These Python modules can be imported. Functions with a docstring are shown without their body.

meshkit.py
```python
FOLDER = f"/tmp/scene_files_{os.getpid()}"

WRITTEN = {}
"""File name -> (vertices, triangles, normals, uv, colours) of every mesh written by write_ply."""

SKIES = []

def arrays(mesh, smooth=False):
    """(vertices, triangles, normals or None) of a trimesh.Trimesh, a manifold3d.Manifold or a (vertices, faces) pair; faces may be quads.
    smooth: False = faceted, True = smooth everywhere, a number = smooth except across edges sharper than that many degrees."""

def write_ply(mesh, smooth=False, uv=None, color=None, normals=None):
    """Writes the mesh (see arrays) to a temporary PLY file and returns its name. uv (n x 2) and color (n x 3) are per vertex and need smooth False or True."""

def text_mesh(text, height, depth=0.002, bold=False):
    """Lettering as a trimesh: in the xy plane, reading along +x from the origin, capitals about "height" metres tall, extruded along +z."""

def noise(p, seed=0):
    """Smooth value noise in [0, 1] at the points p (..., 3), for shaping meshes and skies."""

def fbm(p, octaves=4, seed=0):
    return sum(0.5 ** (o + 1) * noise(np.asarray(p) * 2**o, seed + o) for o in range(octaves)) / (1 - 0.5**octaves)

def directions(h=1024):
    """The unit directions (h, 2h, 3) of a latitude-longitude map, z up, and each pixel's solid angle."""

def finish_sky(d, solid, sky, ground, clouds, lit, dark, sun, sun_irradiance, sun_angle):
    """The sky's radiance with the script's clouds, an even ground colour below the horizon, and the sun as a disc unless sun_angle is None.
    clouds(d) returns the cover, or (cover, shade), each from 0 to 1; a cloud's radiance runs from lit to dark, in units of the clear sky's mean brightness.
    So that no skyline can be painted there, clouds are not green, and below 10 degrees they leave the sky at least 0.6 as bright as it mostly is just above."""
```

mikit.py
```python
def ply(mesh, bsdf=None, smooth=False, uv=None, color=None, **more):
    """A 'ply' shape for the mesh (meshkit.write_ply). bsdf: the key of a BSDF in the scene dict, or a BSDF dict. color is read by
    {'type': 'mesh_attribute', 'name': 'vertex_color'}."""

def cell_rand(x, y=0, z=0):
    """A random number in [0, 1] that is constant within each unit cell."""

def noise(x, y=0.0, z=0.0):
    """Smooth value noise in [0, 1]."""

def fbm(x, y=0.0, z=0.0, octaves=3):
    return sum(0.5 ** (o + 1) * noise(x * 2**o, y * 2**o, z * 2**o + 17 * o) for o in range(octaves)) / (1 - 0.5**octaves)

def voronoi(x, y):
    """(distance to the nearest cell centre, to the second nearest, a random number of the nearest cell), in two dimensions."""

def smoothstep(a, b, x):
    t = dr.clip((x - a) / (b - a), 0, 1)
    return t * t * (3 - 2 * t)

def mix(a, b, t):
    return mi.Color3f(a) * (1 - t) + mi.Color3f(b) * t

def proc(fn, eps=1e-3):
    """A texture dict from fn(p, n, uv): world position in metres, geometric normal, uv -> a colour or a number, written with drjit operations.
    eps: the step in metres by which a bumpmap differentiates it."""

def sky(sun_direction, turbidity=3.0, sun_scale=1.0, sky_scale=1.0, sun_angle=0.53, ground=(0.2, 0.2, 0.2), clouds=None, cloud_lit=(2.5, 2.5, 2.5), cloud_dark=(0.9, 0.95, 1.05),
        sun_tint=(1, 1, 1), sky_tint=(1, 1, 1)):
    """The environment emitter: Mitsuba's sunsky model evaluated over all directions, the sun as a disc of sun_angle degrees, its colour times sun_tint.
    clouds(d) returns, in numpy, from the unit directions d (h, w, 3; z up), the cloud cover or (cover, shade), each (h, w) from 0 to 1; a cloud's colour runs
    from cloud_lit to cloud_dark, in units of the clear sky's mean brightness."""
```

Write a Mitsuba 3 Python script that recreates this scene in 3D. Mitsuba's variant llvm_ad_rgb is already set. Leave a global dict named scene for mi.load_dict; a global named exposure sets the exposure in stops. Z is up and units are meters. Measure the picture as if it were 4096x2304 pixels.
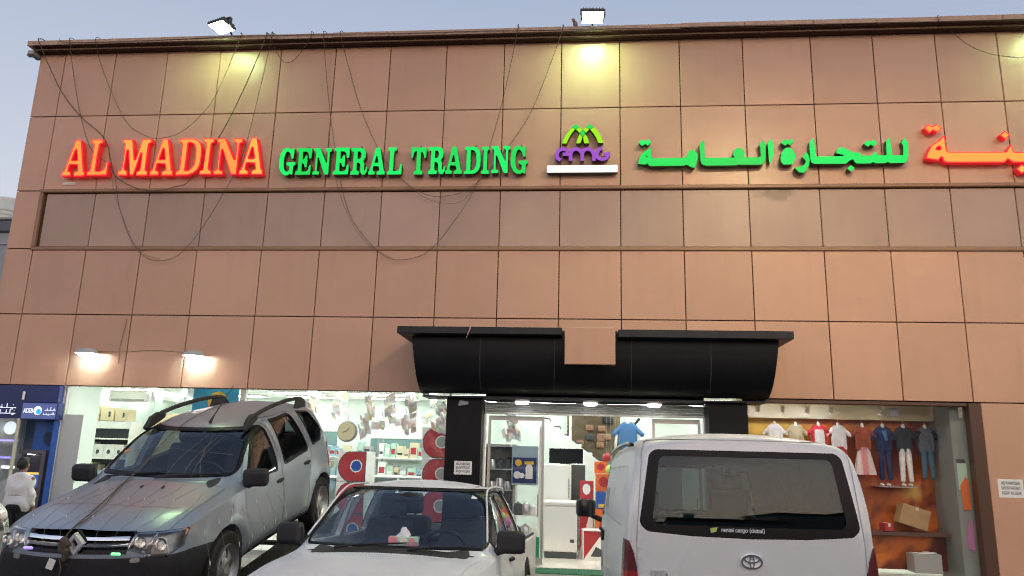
import math, random
import numpy as np, trimesh, drjit as dr, mitsuba as mi
import manifold3d as m3
from shapely.geometry import Polygon, LineString, Point, box as sbox
from shapely import affinity
from shapely.ops import unary_union
from scipy.interpolate import PchipInterpolator
import mikit, meshkit
from mikit import noise, fbm, smoothstep, mix, proc

T = mi.ScalarTransform4f
scene, labels = {}, {}
rnd = random.Random(7)
PI = math.pi

# ------------------------------------------------------------------ camera, sky, exposure
exposure = 0.0
EYE = np.array([0.0, 0.0, 1.89])
YAW, PITCH, ROLL = (math.radians(a) for a in (-5.41211, 12.68901, 1.51722))
fwd = np.array([math.sin(YAW) * math.cos(PITCH), math.cos(YAW) * math.cos(PITCH), math.sin(PITCH)])
right = np.array([math.cos(YAW), -math.sin(YAW), 0.0])
up = np.cross(right, fwd)
upr = -math.sin(ROLL) * right + math.cos(ROLL) * up
scene['camera'] = {'type': 'perspective', 'fov': 68.3789, 'fov_axis': 'x', 'near_clip': 0.05, 'far_clip': 900.0,
                   'to_world': T().look_at(origin=EYE.tolist(), target=(EYE + fwd).tolist(), up=upr.tolist())}


def thin_cloud(d):
    e = np.clip(d[..., 2], 0, 1)
    n = meshkit.fbm(np.stack([d[..., 0] * 2.2, d[..., 1] * 2.2, d[..., 2] * 9.0], -1), 4, 3)
    thin = 0.15 * np.clip((n - 0.45) * 3, 0, 1) * np.clip(1 - e * 1.3, 0, 1)
    # dust haze, thickest at the horizon all round; grey blue away from the afterglow, pale and warm towards it
    away = np.clip(0.5 + 0.9 * d[..., 1], 0, 1)
    haze = 0.78 * np.clip(1 - e / (0.32 + 0.33 * away), 0, 1) ** 0.7
    return np.maximum(thin, haze), away


SKY = 10.0
scene['sky'] = mikit.sky((0.35, -1.0, 0.3), turbidity=2.2, sun_scale=0.0, sky_scale=SKY, ground=(0.12, 0.11, 0.1),
                         clouds=thin_cloud, cloud_lit=(1.68, 1.5, 1.38), cloud_dark=(0.62, 0.66, 0.72), sky_tint=(1.56, 1.07, 0.93))

scene['sky']['sampling_weight'] = 6.0

# ------------------------------------------------------------------ helpers


def numbered(name):
    if name not in scene and name not in labels and not any(k.startswith(name + '__') for k in _roots.get(name, ())):
        return name
    i = _count.get(name, 0) + 1
    while f'{name}_{i:03d}' in scene or f'{name}_{i:03d}' in labels:
        i += 1
    _count[name] = i
    return f'{name}_{i:03d}'


_count, _roots = {}, {}


def tag(key, label=None, cat=None, group=None, kind=None):
    d = labels.setdefault(key, {})
    for a, b in (('label', label), ('category', cat), ('group', group), ('kind', kind)):
        if b:
            d[a] = b
    return key


def thing(name, label, cat, group=None):
    return tag(numbered(name), label, cat, group)


def obj(name, mesh, mat, parent=None, smooth=False, **more):
    key = numbered(f'{parent}__{name}' if parent else name)
    if isinstance(mesh, dict):
        d = dict(mesh)
        if mat is not None:
            d['bsdf'] = {'type': 'ref', 'id': mat}
        d.update(more)
    else:
        d = mikit.ply(mesh, mat, smooth=smooth, **more)
    scene[key] = d
    return key


def solo(name, mesh, mat, label, cat, group=None, smooth=False, **more):
    return tag(obj(name, mesh, mat, None, smooth, **more), label, cat, group)


def struct(name, mesh, mat, smooth=False):
    return tag(obj(name, mesh, mat, None, smooth), kind='structure')


ORD = ('first', 'second', 'third', 'fourth', 'fifth', 'sixth', 'seventh', 'eighth', 'ninth', 'tenth')


def glow(rgb, k=1.0, w=0.03):
    """an area light; w is how often the renderer samples it"""
    return {'type': 'area', 'sampling_weight': float(w), 'radiance': {'type': 'rgb', 'value': [float(c * k) for c in rgb]}}


def bx(x0, x1, y0, y1, z0, z1):
    m = trimesh.creation.box(extents=(x1 - x0, y1 - y0, z1 - z0))
    m.apply_translation(((x0 + x1) / 2, (y0 + y1) / 2, (z0 + z1) / 2))
    return m


def cbox(x0, x1, y0, y1, z0, z1, c=0.01):
    """chamfered box"""
    pts = []
    for sx in (0, 1):
        for sy in (0, 1):
            for sz in (0, 1):
                p = np.array([(x0, x1)[sx], (y0, y1)[sy], (z0, z1)[sz]], float)
                s = np.array([1 - 2 * sx, 1 - 2 * sy, 1 - 2 * sz]) * c
                for k in range(3):
                    q = p + s
                    q[k] = p[k]
                    pts.append(q)
    return trimesh.convex.convex_hull(np.array(pts))


def cat(*ms):
    return trimesh.util.concatenate([m for m in ms if m is not None])


def ext(poly, depth):
    gs = [g for g in getattr(poly, 'geoms', [poly]) if g.area > 1e-7]
    return cat(*[trimesh.creation.extrude_polygon(g, depth, engine='earcut') for g in gs])


def ext_xz(poly, y0, y1):
    """polygon in (x, z) extruded between y0 < y1"""
    m = ext(poly, y1 - y0)
    v = m.vertices
    return trimesh.Trimesh(np.stack([v[:, 0], y1 - v[:, 2], v[:, 1]], -1), m.faces, process=False)


def sheet_xz(poly, y):
    """flat polygon in (x, z) at y facing -y"""
    out = []
    for g in getattr(poly, 'geoms', [poly]):
        v, f = trimesh.creation.triangulate_polygon(g, engine='earcut')
        m = trimesh.Trimesh(np.stack([v[:, 0], np.full(len(v), y), v[:, 1]], -1), f, process=False)
        if m.face_normals[:, 1].sum() > 0:
            m.invert()
        out.append(m)
    return cat(*out)


def lathe(prof, n=24, axis='z'):
    m = trimesh.creation.revolve(np.array(prof, float), sections=n)
    if axis == 'y':
        m.apply_transform(trimesh.transformations.rotation_matrix(-PI / 2, (1, 0, 0)))
    if axis == 'x':
        m.apply_transform(trimesh.transformations.rotation_matrix(PI / 2, (0, 1, 0)))
    return m


def tube(pts, r, n=6, caps=True):
    P = np.array(pts, float)
    rs = np.full(len(P), r) if np.isscalar(r) else np.array(r, float)
    tan = np.gradient(P, axis=0)
    tan /= np.linalg.norm(tan, axis=1, keepdims=True) + 1e-12
    a = np.cross(tan[0], [0, 0, 1.0])
    if np.linalg.norm(a) < 1e-3:
        a = np.cross(tan[0], [1.0, 0, 0])
    V = []
    for i in range(len(P)):
        a = a - tan[i] * (a @ tan[i])
        a /= np.linalg.norm(a)
        b = np.cross(tan[i], a)
        t = np.arange(n) * 2 * PI / n
        V.append(P[i] + rs[i] * (np.cos(t)[:, None] * a + np.sin(t)[:, None] * b))
    V = np.vstack(V)
    F = []
    for i in range(len(P) - 1):
        for j in range(n):
            p, q = i * n + j, i * n + (j + 1) % n
            F += [(p, q, q + n), (p, q + n, p + n)]
    if caps:
        for j in range(1, n - 1):
            F.append((0, j + 1, j))
            o = (len(P) - 1) * n
            F.append((o, o + j, o + j + 1))
    return trimesh.Trimesh(V, F, process=False)


def smooth_path(pts, per=8):
    P = np.array(pts, float)
    s = np.r_[0, np.cumsum(np.linalg.norm(np.diff(P, axis=0), axis=1))]
    q = np.linspace(0, s[-1], per * (len(P) - 1) + 1)
    return np.stack([PchipInterpolator(s, P[:, k])(q) for k in range(P.shape[1])], -1)


def catmull(pts, per=8):
    P = np.array(pts, float)
    P = np.vstack([2 * P[0] - P[1], P, 2 * P[-1] - P[-2]])
    out = []
    for i in range(1, len(P) - 2):
        t = np.linspace(0, 1, per, endpoint=False)[:, None]
        a, b, c, d = P[i - 1], P[i], P[i + 1], P[i + 2]
        out.append(0.5 * (2 * b + (c - a) * t + (2 * a - 5 * b + 4 * c - d) * t ** 2 + (3 * b - a - 3 * c + d) * t ** 3))
    return np.vstack(out + [P[-2:-1]])


def man(m):
    r = m3.Manifold(m3.Mesh(np.asarray(m.vertices, np.float32), np.asarray(m.faces, np.uint32)))
    if r.is_empty():
        m = m.copy()
        m.merge_vertices()
        m.fix_normals()
        r = m3.Manifold(m3.Mesh(np.asarray(m.vertices, np.float32), np.asarray(m.faces, np.uint32)))
    return r


def tri(mf):
    m = mf.to_mesh()
    return trimesh.Trimesh(np.array(m.vert_properties[:, :3], float), np.array(m.tri_verts), process=False)


def hull(pts_r, seg=12):
    return m3.Manifold.batch_hull([m3.Manifold.sphere(r, seg).translate(tuple(map(float, p))) for p, r in pts_r])


def rbox(x0, x1, y0, y1, z0, z1, r, seg=12):
    """box with rounded edges (a hull of spheres)"""
    return tri(hull([((x, y, z), r) for x in (x0 + r, x1 - r) for y in (y0 + r, y1 - r) for z in (z0 + r, z1 - r)], seg))


# ------------------------------------------------------------------ materials
def rgb(c):
    return {'type': 'rgb', 'value': list(map(float, c))}


def mat(name, base, rough=0.5, two=True, **more):
    b = base if isinstance(base, dict) else rgb(base)
    r = rough if isinstance(rough, (dict, float)) else float(rough)
    d = {'type': 'principled', 'base_color': b, 'roughness': r, **more}
    scene['mat_' + name] = {'type': 'twosided', 'bsdf': d} if two else d
    return 'mat_' + name


def tinted(base, amount=0.12, scale=1.0, seed=0.0, streak=0.0, smudge=None):
    """a colour with faint mottling and, with streak, dirt that runs down a wall"""
    def fn(p, n, uv):
        v = fbm(p.x * 1.7 * scale + seed, p.y * 1.7 * scale, p.z * 1.7 * scale, 4)
        c = 1 + amount * (v - 0.5) * 2
        if streak:
            s = fbm(p.x * 9 * scale + seed, 3.1 + p.y * 9 * scale, p.z * 0.55, 3)
            c = c * (1 - streak * smoothstep(0.5, 0.8, s))
        if smudge:      # an old stain at (x, z) with half sizes
            sx, sz, hx, hz = smudge
            e = dr.sqrt(dr.square((p.x - sx) / hx) + dr.square((p.z - sz) / hz)) + 1.1 * (fbm(p.x * 6, p.z * 6, 1.0, 3) - 0.5)
            c = c * (1 - 0.42 * smoothstep(1.0, 0.35, e))
        return mi.Color3f(*base) * c
    return proc(fn)


M = {}
for i, (k, sd) in enumerate(((1.0, 0.0), (0.94, 5.3), (1.055, 9.1), (0.97, 3.7), (1.025, 12.3))):
    M[f'panel{i}'] = mat(f'panel{i}', tinted([c * k for c in (0.525, 0.302, 0.207)], 0.07, 0.8, sd, 0.05), 0.36, specular=0.5)
    M[f'band{i}'] = mat(f'band{i}', tinted([c * k for c in (0.41, 0.275, 0.22)], 0.09, 0.7, sd + 2, 0.06, (3.78, 7.0, 0.5, 0.16)), 0.42, specular=0.5)
M['joint'] = mat('joint', (0.085, 0.047, 0.034), 0.8)
M['trim'] = mat('trim', tinted((0.27, 0.145, 0.085), 0.1, 1.0, 1.0, 0.1), 0.45)
M['coping'] = mat('coping', tinted((0.42, 0.27, 0.19), 0.1, 1.0, 4.0, 0.15), 0.45)
M['black'] = mat('black', tinted((0.006, 0.007, 0.010), 0.3, 2.0), 0.4, specular=0.18)
M['black_matt'] = mat('black_matt', (0.012, 0.012, 0.013), 0.6)
M['flange'] = mat('flange', tinted((0.018, 0.02, 0.026), 0.35, 2.0, 0.0, 0.3), 0.45, specular=0.3)
M['cable'] = mat('cable', (0.11, 0.072, 0.056), 0.8)
M['white_paint'] = mat('white_paint', (0.78, 0.78, 0.76), 0.5)
M['white_gloss'] = mat('white_gloss', (0.8, 0.8, 0.78), 0.25)
M['grey_paint'] = mat('grey_paint', (0.35, 0.36, 0.36), 0.5)
M['dark_grey'] = mat('dark_grey', (0.06, 0.065, 0.07), 0.5)
M['steel'] = mat('steel', (0.55, 0.56, 0.57), 0.3, metallic=0.9)
M['chrome'] = mat('chrome', (0.85, 0.86, 0.88), 0.08, metallic=1.0)
M['paper'] = mat('paper', (0.75, 0.75, 0.75), 0.7)
M['ink'] = mat('ink', (0.05, 0.05, 0.07), 0.7)
M['lens'] = mat('lens', (0.8, 0.8, 0.8), 0.4)
M['red'] = mat('red', (0.42, 0.035, 0.045), 0.4)
M['blue'] = mat('blue', (0.02, 0.09, 0.4), 0.4)
M['cyan'] = mat('cyan', (0.02, 0.3, 0.5), 0.4)
M['navy'] = mat('navy', (0.012, 0.025, 0.13), 0.35)
M['yellow'] = mat('yellow', (0.7, 0.45, 0.05), 0.5)
M['green'] = mat('green', (0.03, 0.35, 0.15), 0.5)
M['orange'] = mat('orange', (0.7, 0.16, 0.04), 0.5)
M['card'] = mat('card', tinted((0.42, 0.27, 0.14), 0.15, 4), 0.7)
M['cream'] = mat('cream', (0.65, 0.58, 0.42), 0.6)
M['skin'] = mat('skin', (0.28, 0.15, 0.1), 0.5)
M['hair'] = mat('hair', (0.01, 0.008, 0.007), 0.5)
scene['mat_pane'] = {'type': 'thindielectric', 'int_ior': 1.5}
M['pane'] = 'mat_pane'
# ------------------------------------------------------------------ the setting: ground
def ground_z(y):
    return 0.27 - 0.046 * (np.clip(y, 5.0, 13.0) - 5.0)


def make_ground():
    xs = np.r_[-400, -120, -40, np.linspace(-16, 16, 33), 40, 120, 400]
    ys = np.r_[-400, -120, -40, np.linspace(-10, 5, 8), np.linspace(5.5, 13, 16), 14, 30, 60, 150, 400]
    X, Y = np.meshgrid(xs, ys, indexing='ij')
    Z = ground_z(Y)
    V = np.stack([X, Y, Z], -1).reshape(-1, 3)
    n = len(ys)
    F = []
    for i in range(len(xs) - 1):
        for j in range(n - 1):
            a = i * n + j
            F += [(a, a + n, a + n + 1), (a, a + n + 1, a + 1)]
    return trimesh.Trimesh(V, F, process=False)


def asphalt(p, n, uv):
    g = noise(p.x * 90, p.y * 90) * 0.5 + fbm(p.x * 2, p.y * 2, 0.0, 4)
    return mi.Color3f(0.055, 0.053, 0.05) * (0.55 + 0.5 * g)


M['asphalt'] = mat('asphalt', proc(asphalt), 0.85)
M['pave'] = mat('pave', tinted((0.22, 0.21, 0.19), 0.2, 3), 0.8)
M['floor'] = mat('floor', tinted((0.62, 0.6, 0.55), 0.05, 3), 0.18)
M['carpet'] = mat('carpet', tinted((0.03, 0.11, 0.06), 0.25, 9), 0.95)
struct('ground', make_ground(), M['asphalt'])
struct('pavement', bx(-12.0, 14.0, 13.0, 14.19, -0.5, -0.02), M['pave'])

# ------------------------------------------------------------------ the shop building
M['shade_brown'] = mat('shade_brown', (0.045, 0.02, 0.016), 0.6, specular=0.2)  # painted shade for the undersides of the cornice
WALL = 14.2
COLX = [-12.0, -11.403, -10.224, -9.031, -7.824, -6.461, -5.254, -4.061, -2.854, -1.633, -0.44, 0.753, 1.96, 3.223, 4.558, 5.765, 6.958, 8.122, 9.34, 10.56, 11.78, 13.0]
ROWZ = [3.06, 4.50, 5.886, 7.157, 8.863, 10.397]
SB = thing('shop_building', 'long two storey shop clad in terracotta metal panels with lit red and green lettering', 'shop')


def panel(x0, x1, z0, z1, y=WALL, gap=0.009, ch=0.006, th=0.03, tilt=0.0028):
    x0, x1, z0, z1 = x0 + gap, x1 - gap, z0 + gap, z1 - gap
    a, b = rnd.uniform(-tilt, tilt), rnd.uniform(-tilt, tilt)
    # a shallow tray of sheet metal: return edges, a small chamfer, and a face that is never quite flat
    bulge = rnd.uniform(-0.004, 0.006)
    m = 6
    P, F = [], []

    def add_grid(fn):
        o = len(P)
        for i in range(m + 1):
            for j in range(m + 1):
                P.append(fn(2 * i / m - 1, 2 * j / m - 1))
        for i in range(m):
            for j in range(m):
                q = o + i * (m + 1) + j
                F.extend([(q, q + m + 1, q + m + 2), (q, q + m + 2, q + 1)])
    cx, cz, hx, hz = (x0 + x1) / 2, (z0 + z1) / 2, (x1 - x0) / 2 - ch, (z1 - z0) / 2 - ch
    add_grid(lambda u, v: (cx + u * hx, y + a * u * hx + b * v * hz - bulge * (1 - u * u) * (1 - v * v), cz + v * hz))
    o = len(P)
    for yy, c in ((y + th, 0), (y + ch, 0), (y, ch)):
        for (px, pz) in ((x0 + c, z0 + c), (x1 - c, z0 + c), (x1 - c, z1 - c), (x0 + c, z1 - c)):
            P.append((px, yy + a * (px - cx) + b * (pz - cz), pz))
    for l in (0, 4):
        for j in range(4):
            p, q = o + l + j, o + l + (j + 1) % 4
            F += [(p, q, q + 4), (p, q + 4, p + 4)]
    return trimesh.Trimesh(P, F, process=False)


n = 0
for r in range(5):
    for c in range(len(COLX) - 1):
        x0, x1, z0, z1 = COLX[c], COLX[c + 1], ROWZ[r], ROWZ[r + 1]
        if r == 2:
            if c == 0:
                obj('panel', panel(x0, x1, z0, z1), M[f'panel{rnd.randrange(5)}'], SB, 30)
            else:
                lo = x0 + (0.09 if c == 1 else 0)
                obj('band_panel', panel(lo, x1, z0 + 0.05, z1 - 0.05, WALL + 0.035), M[f'band{rnd.randrange(5)}'], SB, 30)
        else:
            obj('panel', panel(x0, x1, z0, z1), M[f'panel{rnd.randrange(5)}'], SB, 30)
        n += 1
# the wall right of the display window
for x0, x1 in ((7.07, 8.122), (8.122, 9.34), (9.34, 10.56), (10.56, 11.78), (11.78, 13.0)):
    obj('panel', panel(x0, x1, 1.52 if x0 > 7.1 else -0.02, 3.06), M[f'panel{rnd.randrange(5)}'], SB, 30)
    if x0 > 7.1:
        obj('panel', panel(x0, x1, -0.02, 1.52), M[f'panel{rnd.randrange(5)}'], SB, 30)
# backing behind the joints, side walls, roof
obj('backing', cat(bx(-11.99, 13.0, WALL + 0.06, WALL + 0.2, 3.065, 10.5), bx(7.12, 13.0, WALL + 0.06, WALL + 0.2, -0.1, 3.06)), M['joint'], SB)
obj('side_wall', bx(-12.0, -11.86, WALL + 0.21, 34.0, -0.3, 10.4), M['panel0'], SB)
obj('side_wall', bx(12.86, 13.0, WALL + 0.21, 34.0, -0.3, 10.4), M['panel0'], SB)
obj('roof', bx(-11.85, 12.85, WALL + 0.21, 34.0, 10.0, 10.1), M['grey_paint'], SB)
obj('rear_wall', bx(-11.85, 12.85, 33.8, 34.0, -0.3, 9.99), M['panel0'], SB)
# frame round the middle band
obj('band_trim', cbox(-11.44, 13.0, WALL - 0.035, WALL + 0.05, 7.115, 7.19, 0.012), M['trim'], SB)
obj('band_trim', cbox(-11.44, 13.0, WALL - 0.035, WALL + 0.05, 5.85, 5.925, 0.012), M['trim'], SB)
obj('band_trim', cbox(-11.44, -11.365, WALL - 0.033, WALL + 0.05, 5.927, 7.113, 0.012), M['trim'], SB)
# coping with its joints, and the strip under it
for c in range(len(COLX) - 1):
    x0, x1 = COLX[c] - (0.12 if c == 0 else 0), COLX[c + 1]
    dz = rnd.uniform(-0.006, 0.006) + (0.012 if c >= 12 else 0)
    obj('coping', cbox(x0 + 0.003, x1 - 0.003, 13.9 + rnd.uniform(-.006, .006), 15.0, 10.417 + dz, 10.53 + dz, 0.006), M['coping'], SB)
    obj('cornice_strip', cbox(COLX[c] + 0.003, x1 - 0.003, 14.03, 14.19, 10.365, 10.415, 0.004), M['coping'], SB)
    obj('cornice_shade', bx(COLX[c] + 0.002, x1 - 0.002, 13.91, 14.029, 10.398, 10.409 + min(dz, 0)), M['shade_brown'], SB)  # dark sheets stand in for the shade under coping and strip
    obj('cornice_shade', bx(COLX[c] + 0.002, x1 - 0.002, 14.04, 14.195, 10.345, 10.364), M['shade_brown'], SB)
# ------------------------------------------------------------------ letter shapes (metres on the wall) and wires
GLYPHS={"A":[[[0.397,1.0],[0.609,0.999],[0.64,0.955],[0.923,0.149],[0.985,0.113],[1.0,0.006],[0.516,0.0],[0.514,0.097],[0.555,0.127],[0.663,0.15],[0.669,0.162],[0.609,0.31],[0.283,0.32],[0.256,0.165],[0.293,0.138],[0.393,0.115],[0.41,0.013],[0.01,0.002],[0.0,0.118],[0.087,0.148],[0.121,0.239],[0.193,0.445],[0.358,0.958]],[[[0.462,0.778],[0.59,0.435],[0.339,0.438]]]],"L":[[[0.002,0.999],[0.564,1.0],[0.59,0.9],[0.436,0.865],[0.425,0.821],[0.403,0.549],[0.41,0.131],[0.619,0.124],[0.793,0.167],[0.844,0.215],[0.874,0.381],[0.996,0.38],[1.0,0.238],[0.998,0.007],[0.0,0.0],[0.002,0.103],[0.134,0.139],[0.156,0.687],[0.139,0.86],[0.02,0.899]],[]],"M":[[[0.024,0.999],[0.343,0.998],[0.368,0.933],[0.511,0.373],[0.617,0.772],[0.66,0.992],[0.975,1.0],[1.0,0.896],[0.896,0.861],[0.89,0.77],[0.9,0.154],[0.979,0.118],[0.991,0.004],[0.613,0.0],[0.608,0.108],[0.712,0.143],[0.717,0.324],[0.708,0.735],[0.614,0.325],[0.537,0.019],[0.407,0.013],[0.311,0.423],[0.224,0.788],[0.204,0.57],[0.207,0.183],[0.314,0.122],[0.334,0.008],[0.012,0.011],[0.0,0.119],[0.116,0.16],[0.124,0.45],[0.107,0.863],[0.021,0.895]],[]],"D":[[[0.0,0.999],[0.588,1.0],[0.761,0.967],[0.878,0.893],[0.968,0.757],[1.0,0.537],[0.983,0.283],[0.901,0.139],[0.75,0.055],[0.54,0.002],[0.006,0.0],[0.013,0.096],[0.143,0.137],[0.139,0.813],[0.118,0.869],[0.011,0.893]],[[[0.378,0.879],[0.498,0.881],[0.628,0.833],[0.712,0.735],[0.752,0.479],[0.725,0.285],[0.634,0.183],[0.515,0.129],[0.378,0.124],[0.385,0.409]]]],"I":[[[0.052,1.0],[0.915,0.995],[0.937,0.885],[0.748,0.86],[0.715,0.8],[0.715,0.152],[0.963,0.103],[1.0,0.0],[0.0,0.002],[0.019,0.105],[0.27,0.141],[0.3,0.752],[0.263,0.863],[0.052,0.895]],[]],"N":[[[0.012,1.0],[0.333,0.999],[0.387,0.923],[0.779,0.36],[0.768,0.845],[0.645,0.889],[0.627,0.994],[0.997,0.996],[1.0,0.875],[0.887,0.845],[0.887,0.516],[0.892,0.005],[0.693,0.0],[0.622,0.085],[0.232,0.741],[0.233,0.16],[0.256,0.129],[0.376,0.111],[0.383,0.009],[0.0,0.005],[0.007,0.113],[0.136,0.147],[0.124,0.778],[0.11,0.864],[0.012,0.896]],[]],"G":[[[0.857,0.974],[0.865,0.821],[0.851,0.603],[0.725,0.603],[0.65,0.775],[0.49,0.871],[0.384,0.834],[0.287,0.654],[0.292,0.369],[0.361,0.199],[0.501,0.123],[0.639,0.159],[0.662,0.31],[0.479,0.368],[0.444,0.472],[1.0,0.478],[0.997,0.384],[0.88,0.328],[0.874,0.177],[0.865,0.026],[0.771,0.026],[0.702,0.065],[0.599,0.008],[0.41,0.0],[0.189,0.086],[0.029,0.295],[0.0,0.523],[0.046,0.77],[0.175,0.94],[0.372,1.0],[0.536,0.992],[0.708,0.917],[0.745,0.975]],[]],"E":[[[0.006,1.0],[0.985,0.993],[1.0,0.787],[0.978,0.611],[0.858,0.607],[0.777,0.787],[0.666,0.858],[0.406,0.866],[0.421,0.564],[0.502,0.583],[0.601,0.71],[0.706,0.71],[0.737,0.513],[0.721,0.278],[0.585,0.28],[0.511,0.417],[0.39,0.437],[0.406,0.123],[0.681,0.113],[0.808,0.161],[0.879,0.355],[0.981,0.365],[0.991,0.199],[0.988,0.005],[0.0,0.0],[0.0,0.106],[0.161,0.165],[0.152,0.851],[0.025,0.882]],[]],"R":[[[0.0,1.0],[0.584,0.995],[0.771,0.956],[0.863,0.818],[0.852,0.645],[0.732,0.51],[0.804,0.413],[0.818,0.145],[0.866,0.124],[0.922,0.298],[1.0,0.287],[0.989,0.124],[0.866,0.0],[0.729,0.01],[0.612,0.107],[0.578,0.376],[0.494,0.454],[0.374,0.446],[0.377,0.165],[0.534,0.126],[0.531,0.012],[0.031,0.005],[0.034,0.119],[0.165,0.167],[0.159,0.844],[0.017,0.874]],[[[0.383,0.871],[0.522,0.861],[0.609,0.772],[0.592,0.646],[0.525,0.588],[0.385,0.59]]]],"T":[[[0.0,1.0],[0.955,1.0],[1.0,0.886],[0.974,0.603],[0.871,0.598],[0.804,0.77],[0.637,0.879],[0.64,0.159],[0.781,0.119],[0.794,0.003],[0.209,0.0],[0.215,0.104],[0.383,0.161],[0.36,0.874],[0.277,0.862],[0.161,0.784],[0.113,0.608],[0.019,0.603],[0.013,0.893]],[]]}
RED_AT =[["A", [-10.906, 7.409, 0.519, 0.825]], ["L", [-10.35, 7.422, 0.454, 0.814]], ["M", [-9.667, 7.412, 0.671, 0.825]], ["A", [-8.967, 7.409, 0.519, 0.825]], ["D", [-8.4, 7.415, 0.524, 0.815]], ["I", [-7.887, 7.423, 0.27, 0.809]], ["N", [-7.588, 7.414, 0.574, 0.814]], ["A", [-7.037, 7.409, 0.519, 0.825]]]
GREEN_AT =[["G", [-6.198, 7.394, 0.349, 0.604]], ["E", [-5.84, 7.404, 0.323, 0.583]], ["N", [-5.477, 7.404, 0.375, 0.578]], ["E", [-5.049, 7.404, 0.323, 0.583]], ["R", [-4.695, 7.391, 0.358, 0.588]], ["A", [-4.315, 7.394, 0.346, 0.583]], ["L", [-3.926, 7.393, 0.296, 0.583]], ["T", [-3.445, 7.39, 0.311, 0.579]], ["R", [-3.097, 7.391, 0.358, 0.588]], ["A", [-2.737, 7.394, 0.341, 0.583]], ["D", [-2.359, 7.39, 0.332, 0.583]], ["I", [-2.016, 7.389, 0.166, 0.583]], ["N", [-1.808, 7.402, 0.37, 0.583]], ["G", [-1.428, 7.381, 0.349, 0.604]]]
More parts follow.
